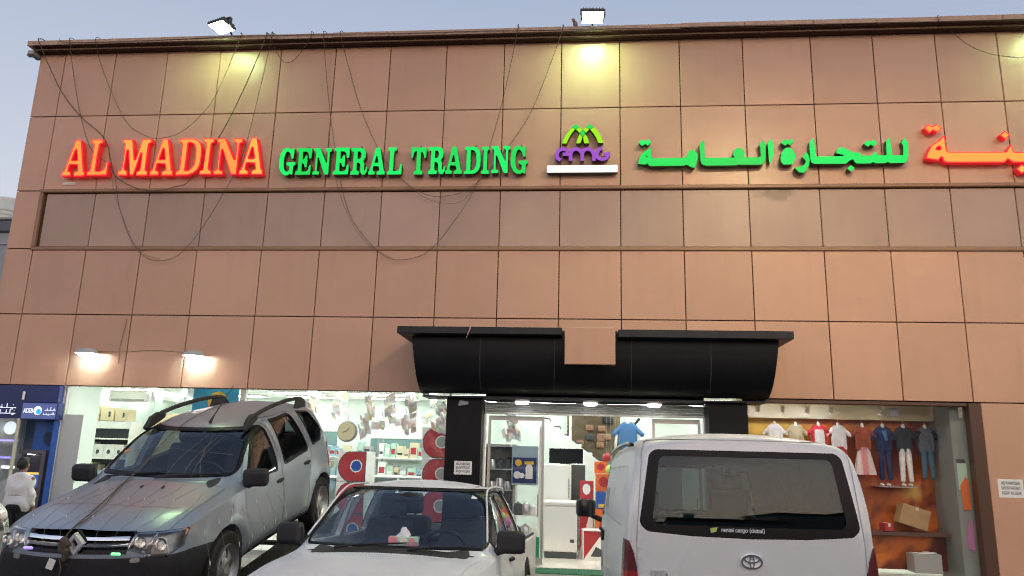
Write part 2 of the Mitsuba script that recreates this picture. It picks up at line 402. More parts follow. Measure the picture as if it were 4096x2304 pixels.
ARABIC_GREEN=[[[[1.172,8.09],[1.228,8.046],[1.286,8.092],[1.353,8.026],[1.284,7.953],[1.233,7.991],[1.17,7.946],[1.103,8.013]],[]],[[[1.34,7.922],[1.348,7.714],[1.37,7.689],[1.545,7.687],[1.971,7.689],[2.016,7.707],[2.087,7.839],[2.149,7.863],[2.22,7.801],[2.248,7.704],[2.213,7.559],[2.178,7.481],[2.122,7.488],[2.018,7.549],[1.967,7.525],[1.329,7.522],[1.289,7.544],[1.273,7.593],[1.239,7.557],[1.081,7.571],[1.128,7.729],[1.186,7.807],[1.266,7.862]],[[[1.27,7.751],[1.277,7.712],[1.218,7.721]],[[2.1,7.694],[2.122,7.693],[2.138,7.654]]]],[[[2.368,8.08],[2.379,7.703],[2.4,7.684],[2.971,7.684],[2.907,7.733],[2.939,7.841],[3.001,7.883],[3.078,7.876],[3.131,7.815],[3.14,7.754],[3.12,7.688],[3.401,7.685],[3.44,7.703],[3.437,7.884],[3.418,7.945],[3.49,8.059],[3.499,8.016],[3.55,7.943],[3.537,7.895],[3.531,7.654],[3.5,7.582],[3.449,7.532],[3.065,7.533],[3.016,7.545],[2.965,7.525],[2.39,7.521],[2.313,7.552],[2.288,7.631],[2.28,7.971]],[]],[[[3.661,8.075],[3.688,7.953],[3.675,7.736],[3.645,7.629],[3.597,7.539],[3.589,7.593],[3.579,7.979]],[]],[[[3.903,8.057],[3.956,8.02],[4.019,8.061],[4.078,8.0],[4.001,7.923],[3.959,7.959],[3.907,7.918],[3.828,7.979]],[]],[[[3.966,7.887],[4.045,7.832],[4.083,7.735],[4.085,7.663],[4.047,7.568],[4.023,7.533],[3.854,7.532],[3.813,7.582],[3.807,7.666],[3.834,7.774],[3.893,7.858]],[[[3.892,7.728],[3.93,7.725],[3.959,7.695],[3.902,7.707]]]],[[[4.282,7.787],[4.333,7.732],[4.354,7.625],[4.331,7.506],[4.282,7.411],[4.225,7.358],[4.139,7.371],[4.047,7.473],[4.123,7.472],[4.2,7.495],[4.257,7.542],[4.282,7.601],[4.216,7.674]],[]],[[[4.452,8.086],[4.467,7.707],[4.504,7.689],[4.991,7.695],[5.003,7.713],[4.854,7.75],[4.851,7.78],[4.888,7.846],[4.938,7.877],[5.002,7.862],[5.157,7.771],[5.253,7.758],[5.312,7.759],[5.297,7.698],[5.495,7.695],[5.53,7.731],[5.594,7.795],[5.603,7.706],[5.779,7.704],[5.786,7.99],[5.862,8.073],[5.875,7.703],[6.06,7.695],[6.083,7.712],[6.093,7.89],[6.066,7.956],[6.134,8.063],[6.146,8.015],[6.19,7.949],[6.173,7.676],[6.147,7.594],[6.1,7.541],[5.824,7.54],[5.784,7.568],[5.745,7.541],[5.548,7.541],[5.518,7.571],[5.483,7.539],[5.216,7.538],[5.176,7.574],[5.163,7.622],[5.114,7.616],[5.012,7.534],[4.43,7.538],[4.378,7.571],[4.362,7.66],[4.365,7.99]],[]],[[[5.101,7.51],[5.173,7.456],[5.103,7.374],[5.032,7.434]],[]],[[[5.455,8.012],[5.501,7.982],[5.563,8.019],[5.622,7.956],[5.553,7.885],[5.502,7.922],[5.445,7.877],[5.374,7.941]],[]]]
ARABIC_RED=[[[[6.59,8.33],[6.66,8.276],[6.736,8.33],[6.84,8.242],[6.738,8.142],[6.669,8.196],[6.592,8.137],[6.496,8.247]],[]],[[[6.858,8.105],[6.869,8.069],[6.877,7.788],[6.901,7.757],[7.937,7.745],[7.975,7.81],[8.042,7.896],[8.058,7.869],[8.069,7.756],[8.09,7.739],[8.54,7.734],[8.515,7.527],[8.035,7.528],[7.951,7.598],[7.89,7.529],[6.849,7.536],[6.798,7.571],[6.775,7.658],[6.705,7.581],[6.475,7.627],[6.536,7.775],[6.601,7.888],[6.76,8.0]],[[[6.763,7.881],[6.765,7.798],[6.672,7.808]]]],[[[7.961,8.172],[8.048,8.084],[7.952,7.98],[7.859,8.086]],[]],[[[8.188,7.496],[8.252,7.427],[8.333,7.495],[8.401,7.4],[8.31,7.306],[8.246,7.375],[8.168,7.295],[8.078,7.403]],[]]]
LOGO_LIME=[[[-0.408,8.018],[-0.385,8.095],[-0.338,8.198],[-0.281,8.28],[-0.219,8.362],[-0.142,8.319],[-0.204,8.248],[-0.251,8.165],[-0.284,8.094],[-0.312,8.017]],[[-0.055,8.368],[0.002,8.312],[-0.059,8.235],[-0.132,8.319]],[[0.056,8.223],[0.104,8.14],[0.133,8.016],[0.033,8.017],[0.008,8.141]],[[0.06,8.366],[0.137,8.317],[0.065,8.233],[0.005,8.312]],[[-0.055,8.225],[0.0,8.146],[-0.039,8.018],[-0.125,8.019],[-0.097,8.122]],[[0.146,8.315],[0.228,8.366],[0.295,8.292],[0.362,8.178],[0.4,8.084],[0.414,8.017],[0.309,8.019],[0.276,8.117],[0.218,8.221]]]
LOGO_GREEN=[[[-0.138,8.439],[-0.055,8.368],[-0.137,8.319],[-0.219,8.364]],[[0.002,8.307],[0.056,8.228],[0.006,8.146],[-0.055,8.233]],[[0.139,8.437],[0.226,8.366],[0.14,8.32],[0.06,8.368]]]
LOGO_PURPLE=[[[-0.391,7.792],[-0.276,7.79]],[[-0.277,7.836],[-0.315,7.883],[-0.402,7.904],[-0.478,7.864],[-0.513,7.783],[-0.49,7.706],[-0.428,7.664]],[[-0.232,7.647],[-0.233,7.805],[-0.201,7.876],[-0.124,7.906],[-0.057,7.875],[-0.004,7.802],[-0.004,7.644]],[[-0.004,7.802],[0.029,7.874],[0.114,7.903],[0.19,7.861],[0.229,7.769],[0.229,7.642]],[[0.229,7.769],[0.29,7.819],[0.324,7.891],[0.39,7.905]],[[0.29,7.819],[0.281,7.748],[0.324,7.697],[0.399,7.676],[0.475,7.705],[0.513,7.786],[0.418,7.787]]]
WIRES=[[[-11.987,10.393],[-11.338,9.479],[-10.776,8.834],[-10.134,8.302],[-9.918,7.821],[-9.776,7.464],[-9.371,7.214],[-8.877,7.106],[-8.412,7.19],[-8.089,7.362],[-7.523,8.419],[-7.12,9.504],[-6.797,10.638]],[[-11.276,10.666],[-11.032,9.681],[-10.715,8.74],[-10.356,8.006],[-9.841,7.598],[-9.567,6.762],[-9.201,6.032],[-8.853,5.687],[-8.502,5.604],[-8.139,5.738],[-7.775,6.2],[-7.361,7.009],[-7.031,7.878],[-6.828,9.222],[-6.665,10.653]],[[-10.67,10.659],[-10.526,10.145],[-10.135,9.38],[-9.665,8.632],[-9.177,8.325],[-8.905,8.276],[-8.48,8.387],[-8.086,8.743],[-7.755,9.286],[-7.373,10.616]],[[-6.681,10.635],[-6.536,10.235],[-6.291,9.967],[-6.043,10.128],[-5.801,10.648]],[[-5.52,10.64],[-5.37,9.558],[-5.171,8.473],[-4.913,7.336],[-4.649,6.571],[-4.287,6.072],[-3.86,5.704],[-3.456,5.64],[-2.99,5.828],[-2.54,6.399],[-2.094,7.229],[-1.662,8.857],[-1.363,10.606]],[[-5.144,10.63],[-4.885,9.731],[-4.564,8.819],[-4.079,7.845],[-3.636,7.326],[-3.212,7.026],[-2.805,6.948],[-2.328,7.063],[-1.862,7.48],[-1.166,8.499],[-0.779,9.459],[-0.427,10.625]],[[7.018,10.619],[7.157,10.492],[7.285,10.27],[7.556,10.003],[7.906,9.822],[8.265,9.745],[8.527,9.738],[9.025,10.007],[9.38,10.513]],[[-9.111,4.418],[-9.123,4.216],[-9.168,3.895],[-9.15,3.5]],[[-9.622,3.754],[-9.12,3.745],[-8.463,3.785],[-7.76,3.748]],[[-10.02,8.137],[-9.763,7.199],[-9.442,6.502],[-9.103,5.947],[-8.769,5.695],[-8.534,5.654]],[[-5.248,8.385],[-4.941,7.165],[-4.595,6.404],[-4.196,5.924],[-3.738,5.672]],[[-3.72,7.369],[-3.209,6.967],[-2.758,6.806],[-2.36,6.862],[-2.015,7.27]],[[-11.54,10.683],[-11.45,10.593],[-10.962,10.57],[-9.855,10.569],[-8.583,10.592],[-7.417,10.617],[-6.0,10.616],[-4.777,10.6],[-3.401,10.59],[-2.216,10.593],[-1.129,10.581],[-0.056,10.568],[0.759,10.572],[1.888,10.557],[2.686,10.57],[3.945,10.56],[5.032,10.555],[6.18,10.547],[7.311,10.54],[8.619,10.527]]]
# ------------------------------------------------------------------ lit signs
def glyph(ch, x, z, w, h):
    o, hs = GLYPHS[ch]
    f = lambda p: [(x + a * w, z + b * h) for a, b in p]
    return Polygon(f(o), [f(q) for q in hs]).buffer(0)


def rounded(poly, r=0.012):
    return poly.buffer(r, join_style=1, quad_segs=2).buffer(-2 * r, join_style=1, quad_segs=2).buffer(r, join_style=1, quad_segs=2).simplify(0.0015)


FACE = 14.03
M['letter_side_red'] = mat('letter_side_red', (0.5, 0.015, 0.025), 0.4)
M['letter_side_green'] = mat('letter_side_green', (0.012, 0.05, 0.02), 0.4)
M['letter_side_purple'] = mat('letter_side_purple', (0.06, 0.012, 0.10), 0.4)
M['face_dark'] = mat('face_dark', (0.015, 0.015, 0.015), 0.5, specular=0.2)


def led(kind):
    # each letter has its own LED string, so they differ a little
    k = rnd.uniform(0.0, 1.0)
    if kind == 'red':
        return (1.7, 0.34 + 0.15 * k, 0.055 + 0.02 * k)
    return (0.0, 0.70 + 0.25 * k, 0.085 + 0.06 * k)


def letter(sign, poly, kind):
    """a channel letter: lit face, dark return; red returns glow to add a halo"""
    poly = rounded(poly)
    if kind == 'red':
        L = obj('letter', ext_xz(poly, FACE + 0.004, WALL - 0.045), M['letter_side_red'], sign, emitter=glow((0.34, 0.004, 0.008)))
        obj('rim', sheet_xz(poly, FACE), M['face_dark'], L, emitter=glow((2.2, 0.03, 0.045)))
        inner = poly.buffer(-0.021, join_style=1)
        if not inner.is_empty:
            obj('face', sheet_xz(inner, FACE - 0.006), M['face_dark'], L, emitter=glow(led('red')))
    else:
        L = obj('letter', ext_xz(poly, FACE + 0.004, WALL - 0.045), M['letter_side_green'], sign)
        obj('face', sheet_xz(poly, FACE), M['face_dark'], L, emitter=glow(led('green')))
    return L


sg = thing('lettering_sign', 'lit red serif lettering AL MADINA high on the left of the facade', 'sign')
for ch, (x, z, w, h) in RED_AT:
    letter(sg, glyph(ch, x, z, w, h), 'red')
sg = thing('lettering_sign', 'lit green serif lettering GENERAL TRADING left of the arch emblem', 'sign')
for ch, (x, z, w, h) in GREEN_AT:
    L = letter(sg, glyph(ch, x, z, w, h), 'green')
sg = thing('lettering_sign', 'lit green Arabic lettering right of the arch emblem', 'sign')
for o, hs in ARABIC_GREEN:
    letter(sg, Polygon(o, hs).buffer(0), 'green')
sg = thing('lettering_sign', 'lit red Arabic lettering at the right edge of the facade', 'sign')
for o, hs in ARABIC_RED:
    letter(sg, Polygon(o, hs).buffer(0), 'red')
# small fixing hooks above the green letters
for i, x in enumerate((-5.62, -4.5, -3.27, -2.14, -1.22)):
    z = (8.02 if x < 0 else 8.08) + 0.02 * math.sin(i * 3.1)
    obj('hook', cat(bx(x - 0.012, x + 0.012, 14.06, 14.195, z, z + 0.012), bx(x - 0.012, x + 0.012, 14.06, 14.072, z - 0.1, z - 0.002)), M['trim'], 'lettering_sign_001' if x < 0 else 'lettering_sign_002')

# emblem: two crossed arches, purple letters, white caption box
M['lime_face'] = mat('lime_face', (0.3, 0.5, 0.0), 0.4)
em = thing('emblem_sign', 'lit emblem of two crossed lime arches over purple letters and a white caption box', 'sign')
for p in LOGO_LIME:
    L = obj('arch_piece', ext_xz(Polygon(p).buffer(-0.001), FACE + 0.004, WALL - 0.045), M['letter_side_green'], em)
    obj('face', sheet_xz(Polygon(p).buffer(-0.002), FACE), M['face_dark'], L, emitter=glow((0.36, 0.86, 0.0)))
for p in LOGO_GREEN:
    L = obj('arch_piece', ext_xz(Polygon(p).buffer(-0.001), FACE + 0.004, WALL - 0.045), M['letter_side_green'], em)
    obj('face', sheet_xz(Polygon(p).buffer(-0.002), FACE), M['face_dark'], L, emitter=glow((0.0, 0.72, 0.08)))
emg = unary_union([LineString(p).buffer(0.036, cap_style=2, join_style=1) for p in LOGO_PURPLE]).buffer(0.006).buffer(-0.006)
L = obj('emblem_letters', ext_xz(emg, FACE + 0.004, WALL - 0.045), M['letter_side_purple'], em)
obj('face', sheet_xz(emg, FACE), M['face_dark'], L, emitter=glow((0.34, 0.075, 0.58)))
L = obj('caption_box', ext_xz(sbox(-0.698, 7.405, 0.69, 7.556).buffer(-0.02).buffer(0.02), FACE + 0.004, WALL - 0.045), M['dark_grey'], em)
obj('face', sheet_xz(sbox(-0.698, 7.405, 0.69, 7.556).buffer(-0.02).buffer(0.02), FACE), M['face_dark'], L, emitter=glow((1.25, 1.22, 1.1)))
tm = meshkit.text_mesh('Emirates Madina Group', 0.062, 0.002)
w = tm.bounds[1][0]
v = tm.vertices
tm = trimesh.Trimesh(np.stack([v[:, 0] * 1.2 / w - 0.6, FACE - 0.004 - v[:, 2], v[:, 1] + 7.452], -1), tm.faces)
obj('caption', tm, mat('caption_ink', (0.5, 0.62, 0.4), 0.6), em, emitter=glow((0.62, 0.66, 0.5)))
solo('name_plate', cat(cbox(-10.97, -10.68, WALL - 0.02, WALL - 0.002, 7.285, 7.31, 0.003), cbox(-10.97, -10.68, WALL - 0.02, WALL - 0.002, 7.315, 7.335, 0.003)), M['white_paint'],
     'small pale maker plate on the wall below the first red letter', 'plate')

# ------------------------------------------------------------------ wires hanging over the facade
WL = ['long thick black wire sagging from the top left corner of the facade', 'deep loop of wire hanging in front of the red lettering down to the lower trim',
      'loop of wire sagging above the red lettering', 'short loop of wire under the coping right of the left floodlight', 'deepest loop of wire hanging below the green lettering',
      'loop of wire across the green lettering from the coping by the right floodlight', 'wire sagging from the coping at the top right of the facade', 'wire dangling between the two wall lamps',
      'thin wire run between the two wall lamps', 'thin second wire beside the loop in front of the red lettering', 'thin second wire beside the deepest loop under the green lettering',
      'short thin wire doubling the loop under the green lettering', 'black cable running along the coping']
for i, wp in enumerate(WIRES):
    pts = [(x, 14.1, z) for x, z in wp]
    if i == len(WIRES) - 1:
        pts = [(x, 13.885 - 0.01 * (j % 2), z) for j, (x, z) in enumerate([(q[0] * 0.985, (q[1] - 1.89) * 0.985 + 1.89) for q in wp])]
    elif i not in (7, 8, 9, 10, 11):
        # the ends go over the coping
        top = [k for k in (0, len(pts) - 1) if pts[k][2] > 10.2]
        ends = [(k == 0) for k in top]
        for first in ends:
            x = (pts[0] if first else pts[-1])[0] * 0.985
            over = [(x, 13.88, 10.44), (x, 13.875, 10.54), (x + 0.02, 13.93, 10.565), (x + 0.05, 14.2, 10.555)]
            pts = over[::-1] + pts[1:] if first else pts[:-1] + over
    if i in (7, 8):
        pts = [(x, 14.18, z) for x, _, z in pts]
    solo('hanging_wire', tube(catmull(pts, 6), 0.0042 if i in (7, 8, 9, 10, 11) else (0.010 if i in (0,) else 0.0066), 5), M['cable'], WL[i], 'wire', smooth=True)

# ------------------------------------------------------------------ floodlights on the coping, wall lamps, corner camera
def rotx(m, a, at):
    m.apply_transform(trimesh.transformations.rotation_matrix(a, (1, 0, 0), at))
    return m


def rotz(m, a, at):
    m.apply_transform(trimesh.transformations.rotation_matrix(a, (0, 0, 1), at))
    return m


def floodlight(x, turn, label, power=1.0):
    """an LED floodlight held out in front of the coping on an arm, aimed steeply down"""
    t = thing('floodlight', label, 'floodlight')
    at = (x, 13.55, 10.53)
    pose = lambda m: rotz(rotx(m, 1.42, at), turn, at)
    f = [pose(cbox(x - 0.23, x + 0.23, 13.515, 13.59, 10.34, 10.72, 0.02))]
    for k in range(7):
        xx = x - 0.19 + 0.063 * k
        f.append(pose(bx(xx - 0.006, xx + 0.006, 13.591, 13.635, 10.38, 10.68)))
    obj('housing', cat(*f), M['dark_grey'], t)
    obj('lens', pose(bx(x - 0.205, x + 0.205, 13.505, 13.513, 10.365, 10.695)), M['lens'], t, emitter=glow((0.58, 1.0, 0.45), 170 * power, 2.0))
    obj('bracket', cat(rotz(cat(bx(x - 0.25, x - 0.236, 13.52, 13.59, 10.50, 10.66), bx(x + 0.236, x + 0.25, 13.52, 13.59, 10.50, 10.66), bx(x - 0.25, x + 0.25, 13.52, 13.59, 10.66, 10.675)), turn, at), tube([(x, 13.55, 10.69), (x, 13.8, 10.69), (x, 14.0, 10.60), (x, 14.05, 10.54)], 0.02, 8)), M['dark_grey'], t)


floodlight(-7.52, -0.38, 'square floodlight on the coping above the red lettering', 0.6)
floodlight(0.19, 0.06, 'square floodlight on the coping above the arch emblem')
floodlight(9.2, 0.1, 'square floodlight on the coping beyond the right edge of the photo', 0.8)


def wall_lamp(x, z, label):
    t = thing('wall_lamp', label, 'lamp', 'wall lamps over the shop window')
    pr = [(0.0, 0.10), (0.12, 0.095), (0.2, 0.06), (0.235, 0.0), (0.225, 0.0), (0.19, 0.05), (0.11, 0.08), (0.0, 0.085)]
    m = lathe(pr, 24)
    m.apply_transform(np.diag([1.0, 0.8, 1.0, 1.0]))
    m.apply_translation((x, 13.98, z))
    obj('shade', m, M['grey_paint'], t, smooth=40)
    g = trimesh.creation.icosphere(subdivisions=2, radius=0.165)
    g.apply_transform(np.diag([1.0, 0.75, 0.42, 1.0]))
    g.apply_translation((x, 13.99, z - 0.012))
    obj('bulb', g, M['lens'], t, emitter=glow((1.0, 0.93, 0.82), 70, 1.0))
    obj('arm', cat(bx(x - 0.05, x + 0.05, 14.17, 14.195, z + 0.03, z + 0.13), bx(x - 0.02, x + 0.02, 14.05, 14.169, z + 0.08, z + 0.105)), M['grey_paint'], t)


wall_lamp(-9.72, 3.68, 'left wall lamp lighting the cladding over the white shop window')
wall_lamp(-7.50, 3.66, 'right wall lamp lighting the cladding over the white shop window')
cm = thing('corner_bracket', 'small grey metal bracket at the top left corner of the facade', 'bracket')
obj('plate', cbox(-12.16, -12.02, 14.0, 14.3, 10.27, 10.36, 0.01), M['grey_paint'], cm)
obj('spike', cbox(-12.26, -12.165, 14.1, 14.2, 10.29, 10.34, 0.01), M['grey_paint'], cm)
# a sparrow-sized bird figure sits by the right floodlight
bd = man(trimesh.creation.icosphere(subdivisions=2, radius=0.05)).scale((1.0, 0.8, 1.25)).translate((-0.16, 14.0, 10.64)) + hull([((-0.19, 13.97, 10.69), 0.035), ((-0.2, 13.96, 10.72), 0.028)]) + hull([((-0.235, 13.95, 10.712), 0.008), ((-0.21, 13.96, 10.715), 0.014)]) + hull([((-0.13, 14.03, 10.61), 0.025), ((-0.07, 14.08, 10.555), 0.012)]) + hull([((-0.16, 14.0, 10.60), 0.01), ((-0.16, 14.0, 10.535), 0.007)])
solo('clamp', tri(bd), M['trim'], 'small brown bird figure on the coping just left of the right floodlight', 'clamp', smooth=60)

# street light over the right of the car park, outside the frame: its yellow light falls on the lower right of the facade
t = thing('street_lamp', 'street lamp with a yellow head over the car park beyond the right edge', 'street lamp')
obj('pole', tube([(9.6, 8.0, 0.1), (9.6, 8.0, 9.2), (9.3, 8.0, 9.75), (8.4, 8.0, 9.95), (4.9, 8.0, 10.0)], [0.09, 0.07, 0.05, 0.045, 0.04], 10), M['grey_paint'], t)
obj('head', rbox(3.9, 4.95, 7.75, 8.25, 9.93, 10.08, 0.06), M['grey_paint'], t, smooth=40)
obj('lens', bx(4.0, 4.75, 7.82, 8.18, 9.915, 9.928), M['lens'], t, emitter=glow((1.0, 0.80, 0.40), 610, 3.0))
# ------------------------------------------------------------------ entrance canopy and its pillars
M['sealant'] = mat('sealant', (0.055, 0.055, 0.055), 0.7)
cp = thing('entrance_canopy', 'black curved canopy over the shop entrance with a flat overhanging top', 'canopy')
obj('top_slab', cat(cbox(-3.24, -0.335, 12.9, 14.17, 3.985, 4.11, 0.008), cbox(0.63, 3.56, 12.9, 14.17, 3.955, 4.09, 0.008), bx(-0.33, 0.625, 13.15, 14.16, 3.97, 4.1)), M['flange'], cp)
obj('slab_flap', rotx(cbox(2.7, 3.35, 12.92, 13.6, 4.092, 4.10, 0.002), 0.02, (3, 13.6, 4.09)), M['flange'], cp)
# curved fascia: profile in (y, z), five panels with open joints
prof = [(13.13, 3.96), (13.12, 3.80), (13.13, 3.62), (13.16, 3.45), (13.21, 3.30), (13.29, 3.17), (13.40, 3.07), (13.55, 3.00)]
prof = catmull(prof, 3)


def fascia(x0, x1, in0=0.0, in1=0.0):
    V, F = [], []
    for (y, z) in prof:
        s = (3.96 - z) * 0.13
        V += [(x0 + in0 * s, y, z), (x1 - in1 * s, y, z), (x0 + in0 * s, y + 0.03, z + 0.012), (x1 - in1 * s, y + 0.03, z + 0.012)]
    for i in range(len(prof) - 1):
        a = 4 * i
        F += [(a, a + 4, a + 5), (a, a + 5, a + 1), (a + 2, a + 3, a + 7), (a + 2, a + 7, a + 6), (a, a + 2, a + 6), (a, a + 6, a + 4), (a + 1, a + 5, a + 7), (a + 1, a + 7, a + 3)]
    e = 4 * (len(prof) - 1)
    F += [(0, 1, 3), (0, 3, 2), (e, e + 2, e + 3), (e, e + 3, e + 1)]
    return trimesh.Trimesh(V, F, process=False)


jx = [-3.02, -1.78, -0.47, 0.87, 2.22, 3.37]
for i in range(5):
    obj('fascia_panel', fascia(jx[i] + 0.006, jx[i + 1] - 0.006, 1.0 if i == 0 else 0.0, 1.0 if i == 4 else 0.0), M['black'], cp, smooth=30)
for x in jx[1:-1]:
    m = fascia(x - 0.006, x + 0.006)
    m.apply_translation((0, 0.004, 0.002))
    obj('sealant', m, M['sealant'], cp)
for sx, x in ((1, -3.02), (-1, 3.37)):
    pts = [(14.17, 3.96)] + [(y, z) for y, z in prof] + [(14.17, 2.93)]
    sp = Polygon(pts)
    m = ext(sp, 0.02)
    v = m.vertices
    q = np.stack([x + sx * (0.012 + (3.96 - v[:, 1]) * 0.13 + v[:, 2]), v[:, 0], v[:, 1]], -1)
    obj('side_panel', trimesh.Trimesh(q, m.faces if sx > 0 else m.faces[:, ::-1], process=False), M['black'], cp)
obj('soffit', cat(bx(-2.86, 3.21, 13.56, 14.17, 2.93, 2.96)), M['flange'], cp)
obj('inner_box', bx(-2.9, 3.25, 13.45, 14.16, 3.1, 3.95), M['black_matt'], cp)
bp = tag(obj('badge_panel', cbox(-0.285, 0.578, 12.86, 12.95, 3.475, 4.115, 0.006), M['panel1'], cp), 'terracotta metal panel in the middle of the black canopy')
obj('ribbon', tube(catmull([(-1.93, 12.88, 4.13), (-1.94, 12.87, 4.06), (-1.97, 12.87, 3.98), (-2.0, 12.88, 3.90)], 4), [0.012] * 6 + [0.009] * 4 + [0.004] * 3, 4), mat('ribbon', (0.6, 0.3, 0.3), 0.6), cp)
for i, x in enumerate((-1.06, 0.17, 1.30)):
    d = tag(obj('downlight', lathe([(0.0, 0.0), (0.135, 0.0), (0.14, 0.01), (0.135, 0.045), (0.0, 0.045)], 24), M['white_paint'], cp, to_world=T().translate([x, 13.86, 2.90])), None)
    scene[d]['to_world'] = T().translate([x, 13.74, 2.884])
    obj('lens', mikit.ply(lathe([(0.0, -0.05), (0.08, -0.05), (0.112, -0.04), (0.122, -0.02), (0.122, -0.001), (0.0, -0.001)], 24), None, to_world=T().translate([x, 13.74, 2.884])), M['lens'], d, emitter=glow((1.0, 0.98, 0.93), 14, 0.3))
# roller shutter housing and rail over the door
obj('lintel', bx(-1.78, 2.24, 14.17, 14.255, 2.91, 3.058), M['black_matt'], SB)
sh = thing('roller_shutter', 'grey roller shutter rolled up above the shop door', 'shutter')
hz = [2.90, 2.84, 2.80, 2.76, 2.715]
for i in range(4):
    obj('slat', cbox(-1.78, 2.24, 14.16 + 0.012 * (i % 2), 14.24, hz[i + 1] + 0.003, hz[i] - 0.003, 0.008), M['grey_paint'], sh)
obj('bottom_bar', cbox(-1.78, 2.24, 14.15, 14.25, 2.68, 2.712, 0.01), M['white_paint'], sh)
for nm, x0, x1, lb in (('a', -2.44, -1.79, 'left black entrance pillar carrying a white notice'), ('b', 2.245, 2.92, 'right black entrance pillar beside the clothes window')):
    pl = thing('pillar', lb, 'pillar', 'black entrance pillars')
    for z0, z1 in ((-0.1, 1.35), (1.356, 2.925)):
        obj('cladding', cbox(x0, x1, 13.72, 14.3, z0, z1, 0.008), M['black'], pl)
    obj('edge_strip', bx(x1 + 0.002 if nm == 'a' else x0 - 0.032, x1 + 0.032 if nm == 'a' else x0 - 0.002, 14.1, 14.28, 0.0, 2.68), M['white_paint'], pl)


def notice(x0, x1, z0, z1, y, label):
    t = thing('notice', label, 'notice')
    obj('sheet', cbox(x0, x1, y - 0.006, y - 0.001, z0, z1, 0.001), M['paper'], t)
    h = z1 - z0
    for k, s in enumerate(('NO PARKING', 'SHOP FRONT', 'KEEP CLEAR')):
        tm = meshkit.text_mesh(s, h * 0.17, 0.001, True)
        w = tm.bounds[1][0]
        v = tm.vertices
        q = np.stack([v[:, 0] * (x1 - x0) * 0.78 / w + x0 + (x1 - x0) * 0.11, y - 0.0075 - v[:, 2], v[:, 1] + z1 - h * (0.30 + 0.27 * k)], -1)
        obj('text_line', trimesh.Trimesh(q, tm.faces, process=False), M['ink'], t)
    return t


notice(-2.255, -1.935, 1.575, 1.81, 13.72, 'white paper notice stuck on the left black pillar')
notice(7.21, 7.62, 1.44, 1.75, 14.2, 'white paper notice on the terracotta wall right of the clothes window')
solo('alarm_box', tri(hull([((-2.2, 13.68, 2.80), 0.02), ((-2.05, 13.69, 2.83), 0.02), ((-2.17, 13.69, 2.87), 0.02), ((-2.2, 13.71, 2.88), 0.01), ((-2.05, 13.71, 2.86), 0.01)])), M['grey_paint'], 'small grey alarm box high on the left black pillar', 'alarm box')

# ------------------------------------------------------------------ shop interior
CEIL, BACK = 3.32, 20.0
M['in_wall'] = mat('in_wall', (0.70, 0.77, 0.72), 0.7)
M['ceil'] = mat('ceil', (0.82, 0.82, 0.8), 0.8)
obj('shop_floor', bx(-12.0, 12.8, 14.19, BACK + 0.1, -0.2, 0.0), M['floor'], SB)
obj('shop_ceiling', bx(-11.85, 12.8, 14.42, BACK + 0.1, CEIL, CEIL + 0.1), M['ceil'], SB)
obj('lintel', bx(-11.85, 12.8, 14.262, 14.41, 3.066, CEIL + 0.1), M['ceil'], SB)
obj('inner_wall', bx(-11.85, 12.8, BACK, BACK + 0.1, 0.0, CEIL), M['in_wall'], SB)
obj('inner_wall', bx(-11.85, -11.7, 14.45, BACK, 0.0, CEIL), M['in_wall'], SB)
obj('inner_wall', bx(7.3, 7.4, 14.45, BACK, 0.0, CEIL), M['in_wall'], SB)
obj('inner_wall', bx(-10.28, -10.23, 14.25, 15.4, 0.0, CEIL), M['in_wall'], SB)
obj('inner_wall', bx(-11.7, -10.29, 15.3, 15.4, 0.0, CEIL), M['in_wall'], SB)


def pane(x0, x1, z0, z1, y=14.30):
    obj('window_pane', sheet_xz(sbox(x0, z0, x1, z1), y), M['pane'], SB)


M['alu'] = mat('alu', (0.5, 0.5, 0.48), 0.35, metallic=0.6)
pane(-10.2, -6.62, 0.1, 3.05)
pane(-6.5, -2.5, 0.1, 3.05)
for x0, x1 in ((-10.23, -10.19), (-6.61, -6.51), (-2.49, -2.45)):
    obj('window_frame', cbox(x0, x1, 14.26, 14.36, 0.1, 3.06, 0.006), M['alu'], SB)
obj('window_frame', cbox(-10.23, -2.45, 14.25, 14.37, 0.0, 0.1, 0.006), M['alu'], SB)
obj('frosted_film', sheet_xz(sbox(-10.19, 0.1, -9.8, 2.5), 14.295), mat('film', (0.42, 0.45, 0.45), 0.6), SB)
# fluorescent panels in the ceiling
M['lamp_face'] = mat('lamp_face', (0.8, 0.8, 0.8), 0.5)
rows_ = (15.0, 16.5, 18.0, 19.3)
for y in rows_:
    k = -1
    for x in np.arange(-11.0, 7.0, 2.05):
        if x < -10.0 and y < 15.5 or (x > 2.8 and y < 15.3):
            continue
        k += 1
        t = thing('ceiling_light', f'white fluorescent ceiling panel, {ORD[k]} from the left in the {ORD[rows_.index(y)]} row behind the glass', 'light', None)
        obj('housing', cbox(x - 0.66, x + 0.66, y - 0.33, y + 0.33, CEIL - 0.03, CEIL - 0.001, 0.005), M['white_paint'], t)
        obj('panel', bx(x - 0.62, x + 0.62, y - 0.29, y + 0.29, CEIL - 0.036, CEIL - 0.031), M['lamp_face'], t, emitter=glow((0.90, 1.0, 0.92), 7.6, 0.22))
